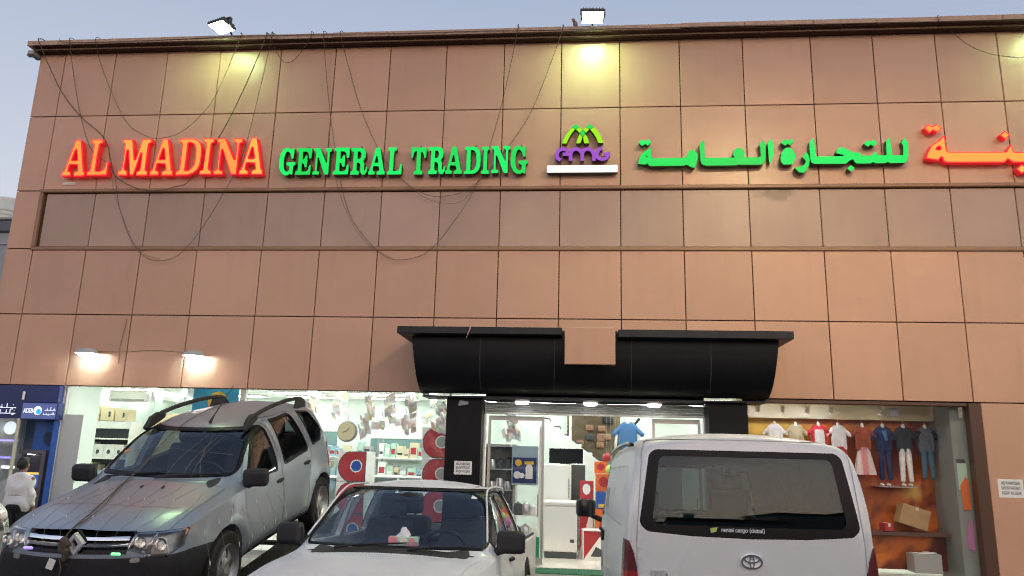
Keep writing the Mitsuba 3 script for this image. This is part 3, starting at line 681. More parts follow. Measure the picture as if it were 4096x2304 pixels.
# ------------------------------------------------------------------ things for sale: left window
def carton(x, y, z, w, d, h, label, m='card', rot=0.0, group=None, printed=None):
    t = thing('carton', label, 'box', group)
    at = (x, y, z)
    obj('body', rotz(cbox(x - w / 2, x + w / 2, y - d / 2, y + d / 2, z, z + h, 0.006), rot, at), M[m], t)
    if printed:
        for (pm, poly) in printed:
            q = affinity.translate(affinity.scale(poly, w, h, origin=(0, 0)), x - w / 2, z)
            e = 0.003 + 0.002 * [a for a, _ in printed].index(pm)
            obj('print', rotz(ext_xz(q, y - d / 2 - e, y - d / 2 - 0.0005), rot, at), M[pm], t)
    else:
        obj('tape', rotz(cat(bx(x - 0.025, x + 0.025, y - d / 2 - 0.001, y + d / 2 + 0.001, z + h - 0.06, z + h + 0.0012)), rot, at), M['cream'], t)
    return t


M['mint'] = mat('mint', (0.45, 0.62, 0.52), 0.5)
M['lime'] = mat('lime', (0.45, 0.6, 0.15), 0.5)
M['pale_blue'] = mat('pale_blue', (0.3, 0.42, 0.5), 0.5)
M['beige_box'] = mat('beige_box', (0.6, 0.5, 0.32), 0.6)
NAMES = {'mint': 'mint green', 'white_paint': 'white', 'pale_blue': 'pale blue', 'cream': 'cream', 'white_gloss': 'glossy white', 'lime': 'lime green', 'dark_grey': 'dark grey', 'red': 'red', 'steel': 'steel', 'paper': 'white'}
t = thing('shelving_unit', 'white shelving unit full of boxed goods at the left of the shop', 'shelf')
for z in (0.1, 0.62, 1.12, 1.62, 2.06):
    obj('shelf_board', cbox(-11.62, -10.3, 16.7, 17.15, z, z + 0.03, 0.004), M['white_paint'], t)
obj('side_panel', cbox(-11.66, -11.625, 16.7, 17.15, 0, 2.47, 0.004), M['white_paint'], t)
obj('side_panel', cbox(-10.295, -10.26, 16.7, 17.15, 0, 2.47, 0.004), M['white_paint'], t)
obj('top_sign', cbox(-11.62, -10.3, 16.72, 17.1, 2.31, 2.47, 0.004), M['white_gloss'], t)
obj('back_panel', bx(-11.62, -10.3, 17.15, 17.17, 0, 2.47), M['dark_grey'], t)
for r_, z in enumerate((0.65, 1.15, 1.65)):
    x = -11.58
    while x < -10.5:
        w = rnd.uniform(0.09, 0.2) if r_ < 2 else rnd.uniform(0.2, 0.28)
        h = rnd.uniform(0.2, 0.40) if r_ < 2 else rnd.uniform(0.28, 0.36)
        mm = rnd.choice(['mint', 'white_paint', 'pale_blue', 'cream', 'white_gloss', 'lime']) if r_ < 2 else rnd.choice(['white_paint', 'mint', 'white_gloss'])
        pr = [('lime', sbox(0.05, 0.6, 0.95, 0.95))] if mm == 'mint' else [('dark_grey', Point(0.5, 0.45).buffer(0.16, quad_segs=4))] if r_ == 2 else [(rnd.choice(['blue', 'orange', 'green', 'dark_grey']), sbox(0.12, 0.2, 0.88, 0.5))]
        cnt_ = locals().get('cnt_', {})
        cnt_[r_] = cnt_.get(r_, 0) + 1
        carton(x + w / 2, 16.88, z, w - 0.01, 0.3, h, f'{ORD[cnt_[r_] - 1]} box from the left, {NAMES[mm]}, on the {("lower", "middle", "upper")[r_]} board of the shelving unit', mm, 0, 'boxed goods on the shelving unit', pr)
        x += w
for x, w, h, lb in ((-11.35, 0.55, 0.34, 'wide tan carton on top of the shelving unit, leftmost'), (-10.9, 0.32, 0.3, 'tan carton on top of the shelving unit, second from the left'), (-10.55, 0.30, 0.27, 'tan carton on top of the shelving unit, rightmost')):
    carton(x, 16.9, 2.48, w, 0.36, h, lb, 'beige_box', rnd.uniform(-.08, .08), None, [('dark_grey', sbox(0.6, 0.3, 0.75, 0.7))])
for x, z, w, h, lb in ((-9.75, 0, 0.75, 0.8, 'bottom carton of the tall stack right of the shelving unit'), (-9.7, 0.81, 0.7, 0.75, 'middle carton of the tall stack right of the shelving unit'), (-9.72, 1.57, 0.78, 0.68, 'upper carton of the tall stack right of the shelving unit'), (-9.62, 2.26, 0.6, 0.42, 'topmost carton of the tall stack right of the shelving unit')):
    carton(x, 17.2, z, w, 0.5, h, lb, 'beige_box', rnd.uniform(-.06, .06))
ac = thing('air_conditioner', 'white split air conditioner high on the wall above the shelving unit', 'air conditioner')
obj('casing', rbox(-11.5, -10.5, 17.6, 17.85, 2.98, 3.26, 0.04), M['white_gloss'], ac, smooth=40)
obj('louvre', bx(-11.42, -10.58, 17.59, 17.6, 3.0, 3.05), M['grey_paint'], ac)
obj('bracket', bx(-11.4, -10.6, 17.85, 19.99, 3.1, 3.2), M['white_paint'], ac)
t = thing('hanging_poster', 'blue hanging poster with a yellow disc beside the window post', 'poster')
obj('sheet', cbox(-7.72, -6.78, 14.55, 14.56, 2.35, 3.1, 0.002), M['cyan'], t)
obj('disc', ext_xz(Point(-7.2, 2.83).buffer(0.2), 14.545, 14.549), M['yellow'], t)
# glass showcases and cabinets along the back
M['cab_glass'] = 'mat_pane'
for i, (x0, x1, y, h, lb) in enumerate(((-8.9, -7.3, 18.2, 1.9, 'tall glass showcase behind the silver car'), (-7.1, -5.4, 18.0, 1.35, 'low glass showcase seen through the silver car windows'), (-5.25, -3.5, 17.2, 1.42, 'glass showcase between the two red box stacks'), (-3.4, -2.0, 17.6, 1.9, 'tall glass showcase behind the right red box stack'))):
    t = thing('showcase', lb, 'showcase')
    obj('plinth', cbox(x0, x1, y, y + 0.5, 0, 0.35, 0.008), M['grey_paint'], t)
    obj('back_panel', bx(x0, x1, y + 0.48, y + 0.5, 0.352, h), mat(f'show{i}', (0.45, 0.52, 0.5), 0.4), t)
    for xx in np.linspace(x0, x1 - 0.04, 4):
        obj('frame_post', bx(xx, xx + 0.04, y, y + 0.04, 0.352, h - 0.041), M['white_paint'], t)
    obj('top_frame', cbox(x0, x1, y, y + 0.5, h - 0.04, h, 0.006), M['white_paint'], t)
    for z in (0.7, 1.05, 1.4):
        if z < h - 0.1:
            obj('glass_shelf', bx(x0 + 0.04, x1 - 0.04, y + 0.05, y + 0.47, z, z + 0.012), M['pale_blue'], t)
            for q5 in range(5):
                xx = x0 + 0.2 + (x1 - x0 - 0.4) * (q5 + rnd.uniform(-.2, .2)) / 4
                m = rnd.choice(['dark_grey', 'white_paint', 'steel', 'pale_blue', 'white_gloss'])
                hh = rnd.uniform(0.1, 0.26)
                pr = [(0, 0), (hh * .35, 0), (hh * .42, hh * .2), (hh * .38, hh * .7), (hh * .2, hh * .85), (hh * .08, hh), (0, hh)]
                solo('appliance', mikit.ply(lathe(pr, 12), None, 35, to_world=T().translate([xx, y + 0.25, z + 0.0125])), M[m], f'{ORD[q5]} pot from the left, {NAMES[m]}, {dict([(0.7, "low"), (1.05, "middle"), (1.4, "high")])[z]} shelf of the {ORD[i]} showcase from the left', 'appliance', 'small goods in the glass showcases')
# white racks of pale stock along the back wall
for i, (x0, x1) in enumerate(((-9.2, -7.3), (-7.2, -5.3), (-5.2, -3.5), (-3.4, -1.9))):
    t = thing('stock_rack', f'white rack of pale boxed stock on the back wall, {ORD[i]} from the left', 'rack')
    for z in (0.25, 0.8, 1.3, 1.78):
        obj('board', cbox(x0, x1, 19.35, 19.85, z, z + 0.03, 0.004), M['white_paint'], t)
    for xx in (x0, x1 - 0.03):
        obj('upright', bx(xx, xx + 0.03, 19.86, 19.9, 0, 2.3), M['grey_paint'], t)
    for r_, z in enumerate((0.83, 1.33, 1.81)):
        x, q = x0 + 0.04, 0
        while x < x1 - 0.25 and q < 10:
            w, h = rnd.uniform(0.14, 0.27), rnd.uniform(0.2, 0.40)
            mm = rnd.choice(['white_paint', 'cream', 'mint', 'pale_blue', 'beige_box', 'white_gloss', 'grey_paint'])
            carton(x + w / 2, 19.55, z, w - 0.015, 0.3, h, f'{ORD[q]} box from the left on the {("lower", "middle", "upper")[r_]} board of the {ORD[i]} back wall rack', mm, rnd.uniform(-.05, .05), None, [(rnd.choice(['dark_grey', 'pale_blue', 'paper', 'red']), sbox(0.15, 0.25, 0.85, rnd.uniform(0.4, 0.75)))])
            x, q = x + w, q + 1
# framed pictures / mirrors on the back wall
for i, (x0, x1, z0, z1, lb) in enumerate(((-5.6, -4.1, 1.75, 2.35, 'wide framed glass panel on the back wall left of the entrance'), (-4.0, -2.6, 1.75, 2.3, 'framed glass panel on the back wall near the left pillar'), (-8.4, -6.4, 1.9, 2.5, 'framed panel on the back wall behind the silver car roof'))):
    t = thing('wall_panel', lb, 'panel')
    obj('frame', cat(bx(x0, x1, 19.95, 19.995, z0, z0 + 0.05), bx(x0, x1, 19.95, 19.995, z1 - 0.05, z1), bx(x0, x0 + 0.05, 19.95, 19.995, z0 + 0.051, z1 - 0.051), bx(x1 - 0.05, x1, 19.95, 19.995, z0 + 0.051, z1 - 0.051)), M['white_paint'], t)
    obj('glass', bx(x0 + 0.051, x1 - 0.051, 19.97, 19.99, z0 + 0.051, z1 - 0.051), mat(f'picture{i}', (0.2, 0.3, 0.3), 0.1), t)
ck = thing('wall_clock', 'round cream clock hanging in the shop window', 'clock')
g = lathe([(0, 0), (0.185, 0), (0.21, 0.02), (0.2, 0.05), (0, 0.05)], 32, 'y')
obj('rim', mikit.ply(g, None, 40, to_world=T().translate([-4.66, 15.0, 2.32])), M['grey_paint'], ck)
obj('dial', mikit.ply(lathe([(0, 0.0), (0.18, 0.0), (0.18, 0.004), (0, 0.004)], 32, 'y'), None, to_world=T().translate([-4.66, 14.943, 2.32])), mat('dial', (0.72, 0.68, 0.42), 0.4), ck)
obj('hand', tube([(-4.66, 14.937, 2.32), (-4.60, 14.937, 2.40)], 0.006, 4), M['ink'], ck)
obj('hand', tube([(-4.66, 14.936, 2.32), (-4.74, 14.936, 2.30)], 0.005, 4), M['ink'], ck)
obj('cord', tube([(-4.66, 15.0, 2.53), (-4.66, 15.0, 3.31)], 0.004, 4), M['grey_paint'], ck)
# stacks of red boxes with a round picture
blob = Point(0.55, 0.5).buffer(0.5, quad_segs=6).union(sbox(0.5, 0.0, 1.0, 1.0)).intersection(sbox(0.03, 0.03, 0.97, 0.97))
ring = Point(0.66, 0.52).buffer(0.21)
for sx, base, n_, mm, pic, lbl in ((-4.57, 0.12, 3, 'white_paint', 'blue', 'left stack'), (-2.83, 0.02, 4, 'white_paint', 'grey_paint', 'right stack')):
    for k in range(n_):
        carton(sx + rnd.uniform(-.015, .015), 15.5 if sx < -4 else 15.25, base + k * 0.608, 0.6, 0.55, 0.6, f'red and white appliance box with a round picture, {("lowest", "second", "third", "topmost")[k if k < n_ - 1 else 3]} of the {lbl}', mm, -0.06 if sx < -4 else 0.05, None,
               [('dark_grey', blob.buffer(0.025).intersection(sbox(0, 0, 1, 1))), ('red', blob), ('paper', ring), (pic, ring.buffer(-0.04))])
# paper garlands hanging from the ceiling
def confetti(p, n, uv):
    a = mikit.cell_rand(dr.floor(p.x * 11), dr.floor(p.z * 11), dr.floor(p.y * 11))
    c = mix((0.72, 0.56, 0.58), (0.56, 0.62, 0.70), smoothstep(0.3, 0.35, a))
    c = mix(c, (0.72, 0.66, 0.36), smoothstep(0.6, 0.65, a))
    return mix(c, (0.62, 0.66, 0.62), smoothstep(0.78, 0.8, a))


M['confetti'] = mat('confetti', proc(confetti), 0.5)


def garland(x, y, z0, z1, n_, spread):
    P, F = [], []
    for k in range(n_):
        f = k / n_
        c = np.array([x + rnd.uniform(-spread, spread) * (0.4 + f), y + rnd.uniform(-spread, spread), z0 + (z1 - z0) * f])
        a, b = rnd.uniform(0, PI), rnd.uniform(-0.6, 0.6)
        s = rnd.uniform(0.05, 0.09)
        u = np.array([math.cos(a), math.sin(a), b]) * s
        v = np.array([-math.sin(a) * 0.3, math.cos(a) * 0.3, 1.0]) * s
        o = len(P)
        P += [c - u - v, c + u - v, c + u + v, c - u + v, c + 0.02 * np.cross(u, v) / s / s]
        F += [(o, o + 1, o + 4), (o + 1, o + 2, o + 4), (o + 2, o + 3, o + 4), (o + 3, o, o + 4)]
    m = trimesh.Trimesh(P, F, process=False)
    s = tube([(x, y, 3.31), (x, y, min(z0, z1))], 0.004, 4)
    return m, s


GORD = (3, 4, 5, 6, 7, 8, 9, 10, 1, 2)
for i, (x, y, z0, z1, n_) in enumerate(((-5.45, 15.0, 3.15, 2.35, 18), (-4.95, 15.3, 3.25, 2.55, 16), (-4.25, 14.9, 3.1, 2.2, 22), (-3.85, 15.2, 3.0, 2.4, 14), (-3.4, 14.9, 3.1, 2.25, 20), (-3.0, 15.3, 3.2, 2.5, 16), (-2.7, 14.8, 3.0, 2.3, 20), (-1.35, 14.9, 2.75, 2.2, 22), (-8.9, 15.2, 3.2, 2.85, 12), (-8.4, 15.5, 3.2, 2.8, 12))):
    t = thing('paper_garland', f'string of pastel paper shapes hanging from the shop ceiling, {ORD[GORD[i] - 1]} from the left', 'garland')
    a, b = garland(x, y, z0, z1, n_, 0.14)
    obj('paper_shapes', a, M['confetti'] if i < 8 else M['paper'], t)
    obj('string', b, M['grey_paint'], t)

# ------------------------------------------------------------------ seen through the door
def glass_door(x0, x1, y, a, lb):
    t = thing('glass_door', lb, 'door')
    at = (x0 if a >= 0 else x1, y, 0)
    fr = cat(bx(x0, x0 + 0.05, y - 0.02, y + 0.02, 0.01, 2.66), bx(x1 - 0.05, x1, y - 0.02, y + 0.02, 0.01, 2.66), bx(x0 + 0.051, x1 - 0.051, y - 0.02, y + 0.02, 0.01, 0.13), bx(x0 + 0.051, x1 - 0.051, y - 0.02, y + 0.02, 2.58, 2.66))
    obj('frame', rotz(fr, a, at), M['alu'], t)
    obj('pane', rotz(sheet_xz(sbox(x0 + 0.05, 0.13, x1 - 0.05, 2.58), y), a, at), M['pane'], t)
    obj('handle', rotz(cat(tube([(x1 - 0.1, y - 0.05, 0.85), (x1 - 0.1, y - 0.05, 1.25)], 0.012, 8)), a, at), M['steel'], t)


glass_door(-1.74, -0.68, 14.4, 0.0, 'fixed glass door leaf beside the left black pillar')
glass_door(1.32, 2.2, 14.4, 0.0, 'fixed glass door leaf beside the right black pillar')
obj('door_mat', bx(-1.7, 2.2, 13.55, 14.18, -0.018, -0.006), M['carpet'], SB)
t = thing('display_cabinet', 'glass cabinet of dark kitchenware just inside the door beside the left pillar', 'cabinet')
obj('carcass', cat(bx(-1.95, -1.28, 15.75, 15.8, 0, 2.15), bx(-1.95, -1.9, 15.3, 15.749, 0, 2.15), bx(-1.33, -1.28, 15.3, 15.749, 0, 2.15), bx(-1.9, -1.33, 15.3, 15.749, 2.1, 2.15)), M['grey_paint'], t)
for z in (0.3, 0.85, 1.25, 1.65):
    obj('shelf', bx(-1.9, -1.33, 15.32, 15.74, z, z + 0.02), M['alu'], t)
    for q in range(3):
        hh = rnd.uniform(0.18, 0.3)
        solo('kettle', mikit.ply(lathe([(0, 0), (hh * .4, 0), (hh * .45, hh * .25), (hh * .35, hh * .75), (hh * .1, hh * .9), (0, hh)], 14), None, 35, to_world=T().translate([-1.78 + q * 0.17, 15.5, z + 0.0205])), M[('dark_grey', 'steel', 'steel', 'dark_grey', 'steel')[(q * 2 + int(z * 10)) % 5]],
             f'{("left", "middle", "right")[q]} kettle on the {dict([(0.3, "lowest"), (0.85, "second"), (1.25, "third"), (1.65, "top")])[z]} shelf of the cabinet beside the left pillar', 'kettle', 'pots in the cabinet beside the left pillar')
t = thing('poster_stand', 'display stand with a navy poster of orange and white shapes behind the fixed glass door', 'stand')
obj('panel', cbox(-1.33, -0.82, 14.95, 14.98, 1.40, 2.12, 0.004), M['pale_blue'], t)
obj('poster', bx(-1.31, -0.85, 14.943, 14.949, 1.42, 1.90), M['navy'], t)
obj('disc', ext_xz(Point(-1.2, 1.80).buffer(0.065), 14.938, 14.942), M['yellow'], t)
obj('caption_bar', ext_xz(sbox(-1.08, 1.77, -0.9, 1.83), 14.938, 14.942), M['yellow'], t)
obj('picture', ext_xz(unary_union([sbox(-1.06, 1.5, -0.92, 1.72), Point(-1.22, 1.57).buffer(0.07), Point(-1.13, 1.56).buffer(0.05), Point(-0.99, 1.72).buffer(0.06)]), 14.938, 14.942), M['paper'], t)
for z in (0.35, 0.8, 1.38):
    obj('shelf', bx(-1.33, -0.82, 14.985, 15.3, z, z + 0.02), M['white_paint'], t)
obj('post', bx(-0.80, -0.74, 14.9, 15.0, 0, 2.5), M['white_paint'], t)
obj('base', bx(-1.33, -0.82, 14.98, 15.3, 0.0, 0.34), M['white_paint'], t)
for q in range(6):
    hh = rnd.uniform(0.2, 0.32)
    solo('stand_pot', mikit.ply(lathe([(0, 0), (hh * .3, 0), (hh * .4, hh * .3), (hh * .3, hh * .8), (0, hh)], 14), None, 35, to_world=T().translate([-1.2 + (q % 3) * 0.15, 15.1, (0.371, 0.821)[q // 3]])), M[('dark_grey', 'steel', 'white_gloss')[q % 3]],
         f'{("left", "middle", "right")[q % 3]} pot on the {("lower", "upper")[q // 3]} shelf of the poster stand behind the glass door', 'pot', 'pots on the poster stand')
solo('green_board', cbox(-1.0, -0.75, 14.5, 14.53, 0.0, 0.48, 0.004), M['green'], 'green board leaning at the foot of the glass door', 'board')
t = thing('freezer', 'white chest freezer just inside the open door', 'freezer')
obj('cabinet', rbox(-0.72, -0.06, 15.5, 16.15, 0.12, 0.98, 0.03), M['white_gloss'], t, smooth=40)
obj('lid', rbox(-0.73, -0.05, 15.49, 16.16, 0.985, 1.07, 0.03), M['white_gloss'], t, smooth=40)
obj('base', bx(-0.7, -0.08, 15.52, 16.1, 0.0, 0.12), M['dark_grey'], t)
obj('badge', bx(-0.2, -0.12, 15.494, 15.499, 0.3, 0.36), M['dark_grey'], t)
t = thing('refrigerator', 'white refrigerator behind the chest freezer', 'refrigerator')
obj('door', rbox(-0.8, -0.2, 16.3, 16.36, 0.05, 1.78, 0.02), M['white_gloss'], t, smooth=40)
obj('cabinet', bx(-0.8, -0.2, 16.365, 16.9, 0.03, 1.78), M['white_paint'], t)
obj('handle', bx(-0.26, -0.23, 16.26, 16.295, 1.1, 1.5), M['grey_paint'], t)
t = thing('television', 'black television standing above the refrigerator', 'television')
obj('screen', cbox(-0.7, 0.05, 17.2, 17.25, 1.8, 2.12, 0.01), M['black'], t)
obj('foot', bx(-0.45, -0.2, 17.1, 17.35, 1.77, 1.798), M['black_matt'], t)
obj('stand', bx(-0.8, 0.1, 17.0, 17.5, 0, 1.769), M['dark_grey'], t)
# staircase to the mezzanine: white stringers, white risers, dark treads
st = thing('staircase', 'white staircase climbing to the left at the back of the shop', 'stairs')
for k in range(17):
    x1 = 2.9 - k * 0.262
    z1 = 0.19 + k * 0.191
    obj('tread', bx(x1 - 0.28, x1, 18.6, 19.7, z1 - 0.04, z1), M['dark_grey'], st)
    obj('riser', bx(x1 - 0.02, x1 - 0.0005, 18.6, 19.7, z1 - 0.191, z1 - 0.041), M['white_paint'], st)
    obj('side_step', bx(x1 - 0.28, x1 - 0.021, 18.56, 18.599, z1 - 0.191, z1 - 0.041), M['white_paint'], st)
dx = np.array([-2.88, 2.88])
poly = Polygon([(3.0, 0.0), (-1.55, 3.31), (-1.9, 3.31), (-1.9, 3.2), (2.45, 0.0)])
obj('stringer', ext_xz(poly, 18.5, 18.555), M['white_paint'], st)
poly = Polygon([(2.44, 0.0), (-1.9, 3.19), (-1.9, 0.0)])
obj('under_wall', ext_xz(poly, 18.45, 18.495), M['in_wall'], st)
obj('baluster', tube([(-0.25, 18.6, 2.2), (-0.25, 18.6, 3.1)], 0.03, 8), M['white_paint'], st)
r2 = thing('stair_rail', 'dark stair rail rising to the right beside the blue shirt', 'rail')
obj('handrail', tube([(0.45, 17.9, 1.75), (1.35, 17.9, 2.85)], 0.03, 8), M['black_matt'], r2)
obj('handrail', tube([(0.75, 17.2, 1.1), (2.2, 17.2, 2.3)], 0.03, 8), M['black_matt'], r2)
for xx, z0, z1 in ((0.62, 0.0, 1.95), (1.1, 0.0, 2.53)):
    obj('post', tube([(xx, 17.9, z0), (xx, 17.9, z1)], 0.022, 8), M['steel'], r2)
obj('infill', ext_xz(Polygon([(0.75, 0.1), (0.75, 1.05), (2.2, 2.25), (2.2, 0.1)]), 17.22, 17.24), M['grey_paint'], r2)
wb = thing('bag_wall', 'display wall hung with brown bags above the stairs', 'display')
obj('board', bx(-0.35, 1.0, 19.75, 19.9, 1.9, 3.1), mat('bag_board', tinted((0.12, 0.085, 0.05), 0.4, 5), 0.7), wb)
for k in range(10):
    x, z = rnd.uniform(-0.2, 0.85), rnd.uniform(2.0, 2.9)
    obj('bag', rbox(x - 0.1, x + 0.1, 19.68, 19.745, z - 0.08, z + 0.08, 0.03, 8), M[rnd.choice(['trim', 'dark_grey', 'trim', 'black_matt'])], wb, smooth=40)


def shirt_mesh(x, y, z, s=1.0, w=0.2, h=0.5, sleeve=0.2, flare=1.0):
    a = [((x - w * .85, y, z - .06 * s), .05 * s), ((x + w * .85, y, z - .06 * s), .05 * s), ((x - w * .35, y, z), .05 * s), ((x + w * .35, y, z), .05 * s), ((x - w * flare * .8, y, z - h), .05 * s), ((x + w * flare * .8, y, z - h), .05 * s)]
    m = hull(a, 12)
    for q in (-1, 1):
        m += hull([((x + q * w * .8, y, z - .07 * s), .055 * s), ((x + q * (w + sleeve * .55), y, z - sleeve), .05 * s)], 10)
    m -= m3.Manifold.sphere(.07 * s, 16).scale((1.0, 1.4, .8)).translate((x, y - .02, z + .05 * s))
    return tri(m.refine_to_length(0.05))


def mannequin(x, y, z, top, bottom, label, top_m, bot_m, w=0.15, h=0.42, sl=0.16, neck='white_paint', kind='trousers', blen=0.55):
    t = thing('display_outfit', label, 'clothes', 'children clothes hung in the right window')
    o = shirt_mesh(x, y, z, 0.8, w, h, sl)
    v = np.array(o.vertices)
    v[:, 1] += 0.012 * np.sin(v[:, 0] * 55 + v[:, 2] * 9) * (v[:, 2] < z - 0.1)
    obj(top, trimesh.Trimesh(v, o.faces, process=False), M[top_m], t, smooth=50)
    obj('neck', tri(hull([((x, y, z + 0.0), 0.035), ((x, y, z + 0.055), 0.03)], 12)), M[neck], t, smooth=50)
    obj('hanger', tube([(x, y, z + 0.08), (x, y, z + 0.16), (x + 0.02, y + 0.05, z + 0.19)], 0.005, 4), M['steel'], t)
    if kind == 'trousers':
        m = None
        for q in (-1, 1):
            leg = hull([((x + q * .055, y, z - h - .01), .055), ((x + q * .075, y, z - h - blen), .042)], 12)
            m = leg if m is None else m + leg
        obj(bottom, tri(m), M[bot_m], t, smooth=50)
    elif kind == 'skirt':
        n_ = 40
        P, F = [], []
        for i in range(9):
            f = i / 8
            for j in range(n_):
                a = 2 * PI * j / n_
                rr = (0.09 + 0.11 * f ** 0.8) * (1 + 0.07 * f * math.sin(a * 9))
                P.append((x + rr * math.cos(a), y + rr * math.sin(a) * 0.55, z - h * 0.92 - blen * f))
        for i in range(8):
            for j in range(n_):
                a, b = i * n_ + j, i * n_ + (j + 1) % n_
                F += [(a, a + n_, b + n_), (a, b + n_, b)]
        obj(bottom, trimesh.Trimesh(P, F, process=False), M[bot_m], t, smooth=True)
    return t


M['shirt_blue'] = mat('shirt_blue', (0.06, 0.16, 0.36), 0.8)
t = thing('shirt_dummy', 'dummy in a light blue short sleeved shirt above the stairs', 'mannequin')
obj('shirt', shirt_mesh(1.03, 17.0, 2.68, 1.1, 0.18, 0.5, 0.22), M['shirt_blue'], t, smooth=50)
obj('torso', tri(hull([((1.03, 17, 2.7), 0.04), ((1.03, 17, 2.76), 0.045)])), M['white_paint'], t, smooth=50)
obj('arm', tri(hull([((0.78, 17, 2.45), 0.03), ((0.76, 17, 2.15), 0.025)])), M['white_paint'], t, smooth=50)
obj('arm', tri(hull([((1.28, 17, 2.45), 0.03), ((1.30, 17, 2.15), 0.025)])), M['white_paint'], t, smooth=50)
obj('trousers', tri(hull([((0.93, 17, 2.12), 0.07), ((1.13, 17, 2.12), 0.07), ((0.95, 17, 1.4), 0.06), ((1.11, 17, 1.4), 0.06)])), M['black_matt'], t, smooth=50)
obj('base', bx(0.8, 1.26, 16.8, 17.2, 0, 1.33), M['grey_paint'], t)
DOORB = [(0.42, 16.4, 1.62, 0.26, 0.2, 0.24, 'orange', 'small orange box on top of the pile beside the stairs', 'red'), (0.47, 16.3, 1.26, 0.32, 0.3, 0.35, 'orange', 'orange box in the pile beside the stairs, above the blue one', 'red'),
         (0.50, 16.2, 0.93, 0.36, 0.3, 0.32, 'blue', 'blue box with a yellow base in the pile beside the stairs', 'yellow'), (0.13, 16.3, 1.1, 0.27, 0.25, 0.36, 'red', 'red box with a white picture left of the blue box', 'paper'),
         (0.25, 15.6, 0.0, 0.42, 0.36, 0.56, 'white_paint', 'white and red appliance box on the shop floor', 'red'), (0.5, 16.25, 0.0, 0.4, 0.4, 0.92, 'orange', 'tall orange box at the bottom of the pile beside the stairs', 'red'), (0.13, 16.35, 0.0, 0.3, 0.3, 1.09, 'white_paint', 'white upright carton under the red box beside the stairs', 'red')]
for x, y, z, w, d, h, mm, lb, pm in DOORB:
    pr = [(pm, sbox(0.1, 0.05, 0.9, 0.28))] if mm == 'blue' else [(pm, Polygon([(0.04, 0.04), (0.96, 0.96), (0.04, 0.96)]))] if mm == 'white_paint' else [(pm, Point(0.5, 0.55).buffer(0.3))]
    if lb.startswith('white and red'):
        pr.append(('dark_grey', Polygon([(0.35, 0.12), (0.85, 0.12), (0.85, 0.35), (0.6, 0.45)])))
    carton(x, y, z, w, d, h, lb, mm, rnd.uniform(-.1, .1), None, pr)
for i, (x, y, z, r_, mm, lb) in enumerate(((0.62, 16.0, 1.7, 0.11, 'lime', 'lime green ball above the pile of boxes'), (0.72, 16.0, 1.52, 0.15, 'pink', 'pink ball above the pile of boxes'), (0.55, 16.4, 1.95, 0.09, 'red', 'red ball on top of the pile of boxes'))):
    if mm == 'pink':
        M['pink'] = mat('pink', (0.5, 0.2, 0.4), 0.4)
    t = thing('toy_ball', lb, 'ball')
    g = trimesh.creation.icosphere(subdivisions=3, radius=r_)
    g.apply_translation((x, y, z))
    obj('ball', g, M[mm], t, smooth=True)
    obj('string', tube([(x, y, z + r_), (x, y, 3.31)], 0.003, 4), M['grey_paint'], t)
for x in (0.75, 0.98):
    pass
for i, (x, y) in enumerate(((-0.55, 16.2), (-0.45, 16.9), (0.35, 16.5), (1.1, 16.5), (-1.9, 15.0))):
    t = thing('spot_downlight', f'small lit downlight behind the door, {ORD[(2, 3, 4, 5, 1)[i] - 1]} from the left', 'light')
    obj('trim_ring', mikit.ply(lathe([(0.06, 0), (0.085, 0), (0.085, 0.02), (0.06, 0.02), (0.06, 0)], 16), None, to_world=T().translate([x, y, CEIL - 0.26])), M['white_paint'], t)
    obj('lens', mikit.ply(lathe([(0, 0), (0.058, 0), (0.058, 0.01), (0, 0.01)], 16), None, to_world=T().translate([x, y, CEIL - 0.258])), M['lens'], t, emitter=glow((1, 0.97, 0.9), 12, 0.05))
    obj('stem', tube([(x, y, CEIL - 0.24), (x, y, CEIL - 0.002)], 0.02, 8), M['white_paint'], t)

# ------------------------------------------------------------------ right display window
obj('window_frame', cbox(6.85, 7.06, 14.17, 14.36, 0.0, 3.04, 0.01), mat('brown_frame', (0.075, 0.035, 0.022), 0.4), SB)
obj('window_frame', cbox(2.93, 6.84, 14.2, 14.36, 2.985, 3.05, 0.01), 'mat_brown_frame', SB)
obj('window_frame', cbox(2.93, 2.97, 14.24, 14.36, 0.1, 2.98, 0.006), 'mat_brown_frame', SB)
obj('window_frame', cbox(2.93, 6.84, 14.21, 14.37, 0.0, 0.1, 0.006), M['alu'], SB)
pane(2.97, 6.85, 0.1, 2.985)


def mural(p, n, uv):
    # printed backdrop: blurred orange, yellow and dark red shapes
    a = fbm(p.x * 0.9 + 3, p.z * 0.7, 1.0, 3)
    b = fbm(p.x * 2.1 - p.z * 1.2, p.z * 1.6 + 5, 4.0, 3)
    c = mix((0.55, 0.36, 0.05), (0.62, 0.15, 0.02), smoothstep(4.2, 5.5, p.x + 2.0 * (a - 0.5)))
    c = mix(c, (0.24, 0.025, 0.012), smoothstep(0.42, 0.72, b) * smoothstep(4.5, 6.2, p.x))
    c = mix(c, (0.10, 0.016, 0.014), smoothstep(1.75, 1.0, p.z + 1.2 * (a - 0.5)) * 0.9 * smoothstep(0.30, 0.52, b))
    g = fbm(p.x * 5.0, p.z * 0.9, 3.0, 3)
    c = c * (0.7 + 0.6 * g)
    s = dr.sqrt(dr.square(p.x - 6.2) + dr.square((p.z - 1.45) * 1.4))
    c = mix(c, (0.75, 0.55, 0.16), smoothstep(0.35, 0.02, s + 0.25 * (g - 0.5)) * 0.8)
    return mix(c, (0.6, 0.4, 0.05), smoothstep(0.62, 0.78, fbm(p.x * 1.6 + 9, p.z * 0.8, 2.0, 3)) * 0.7)


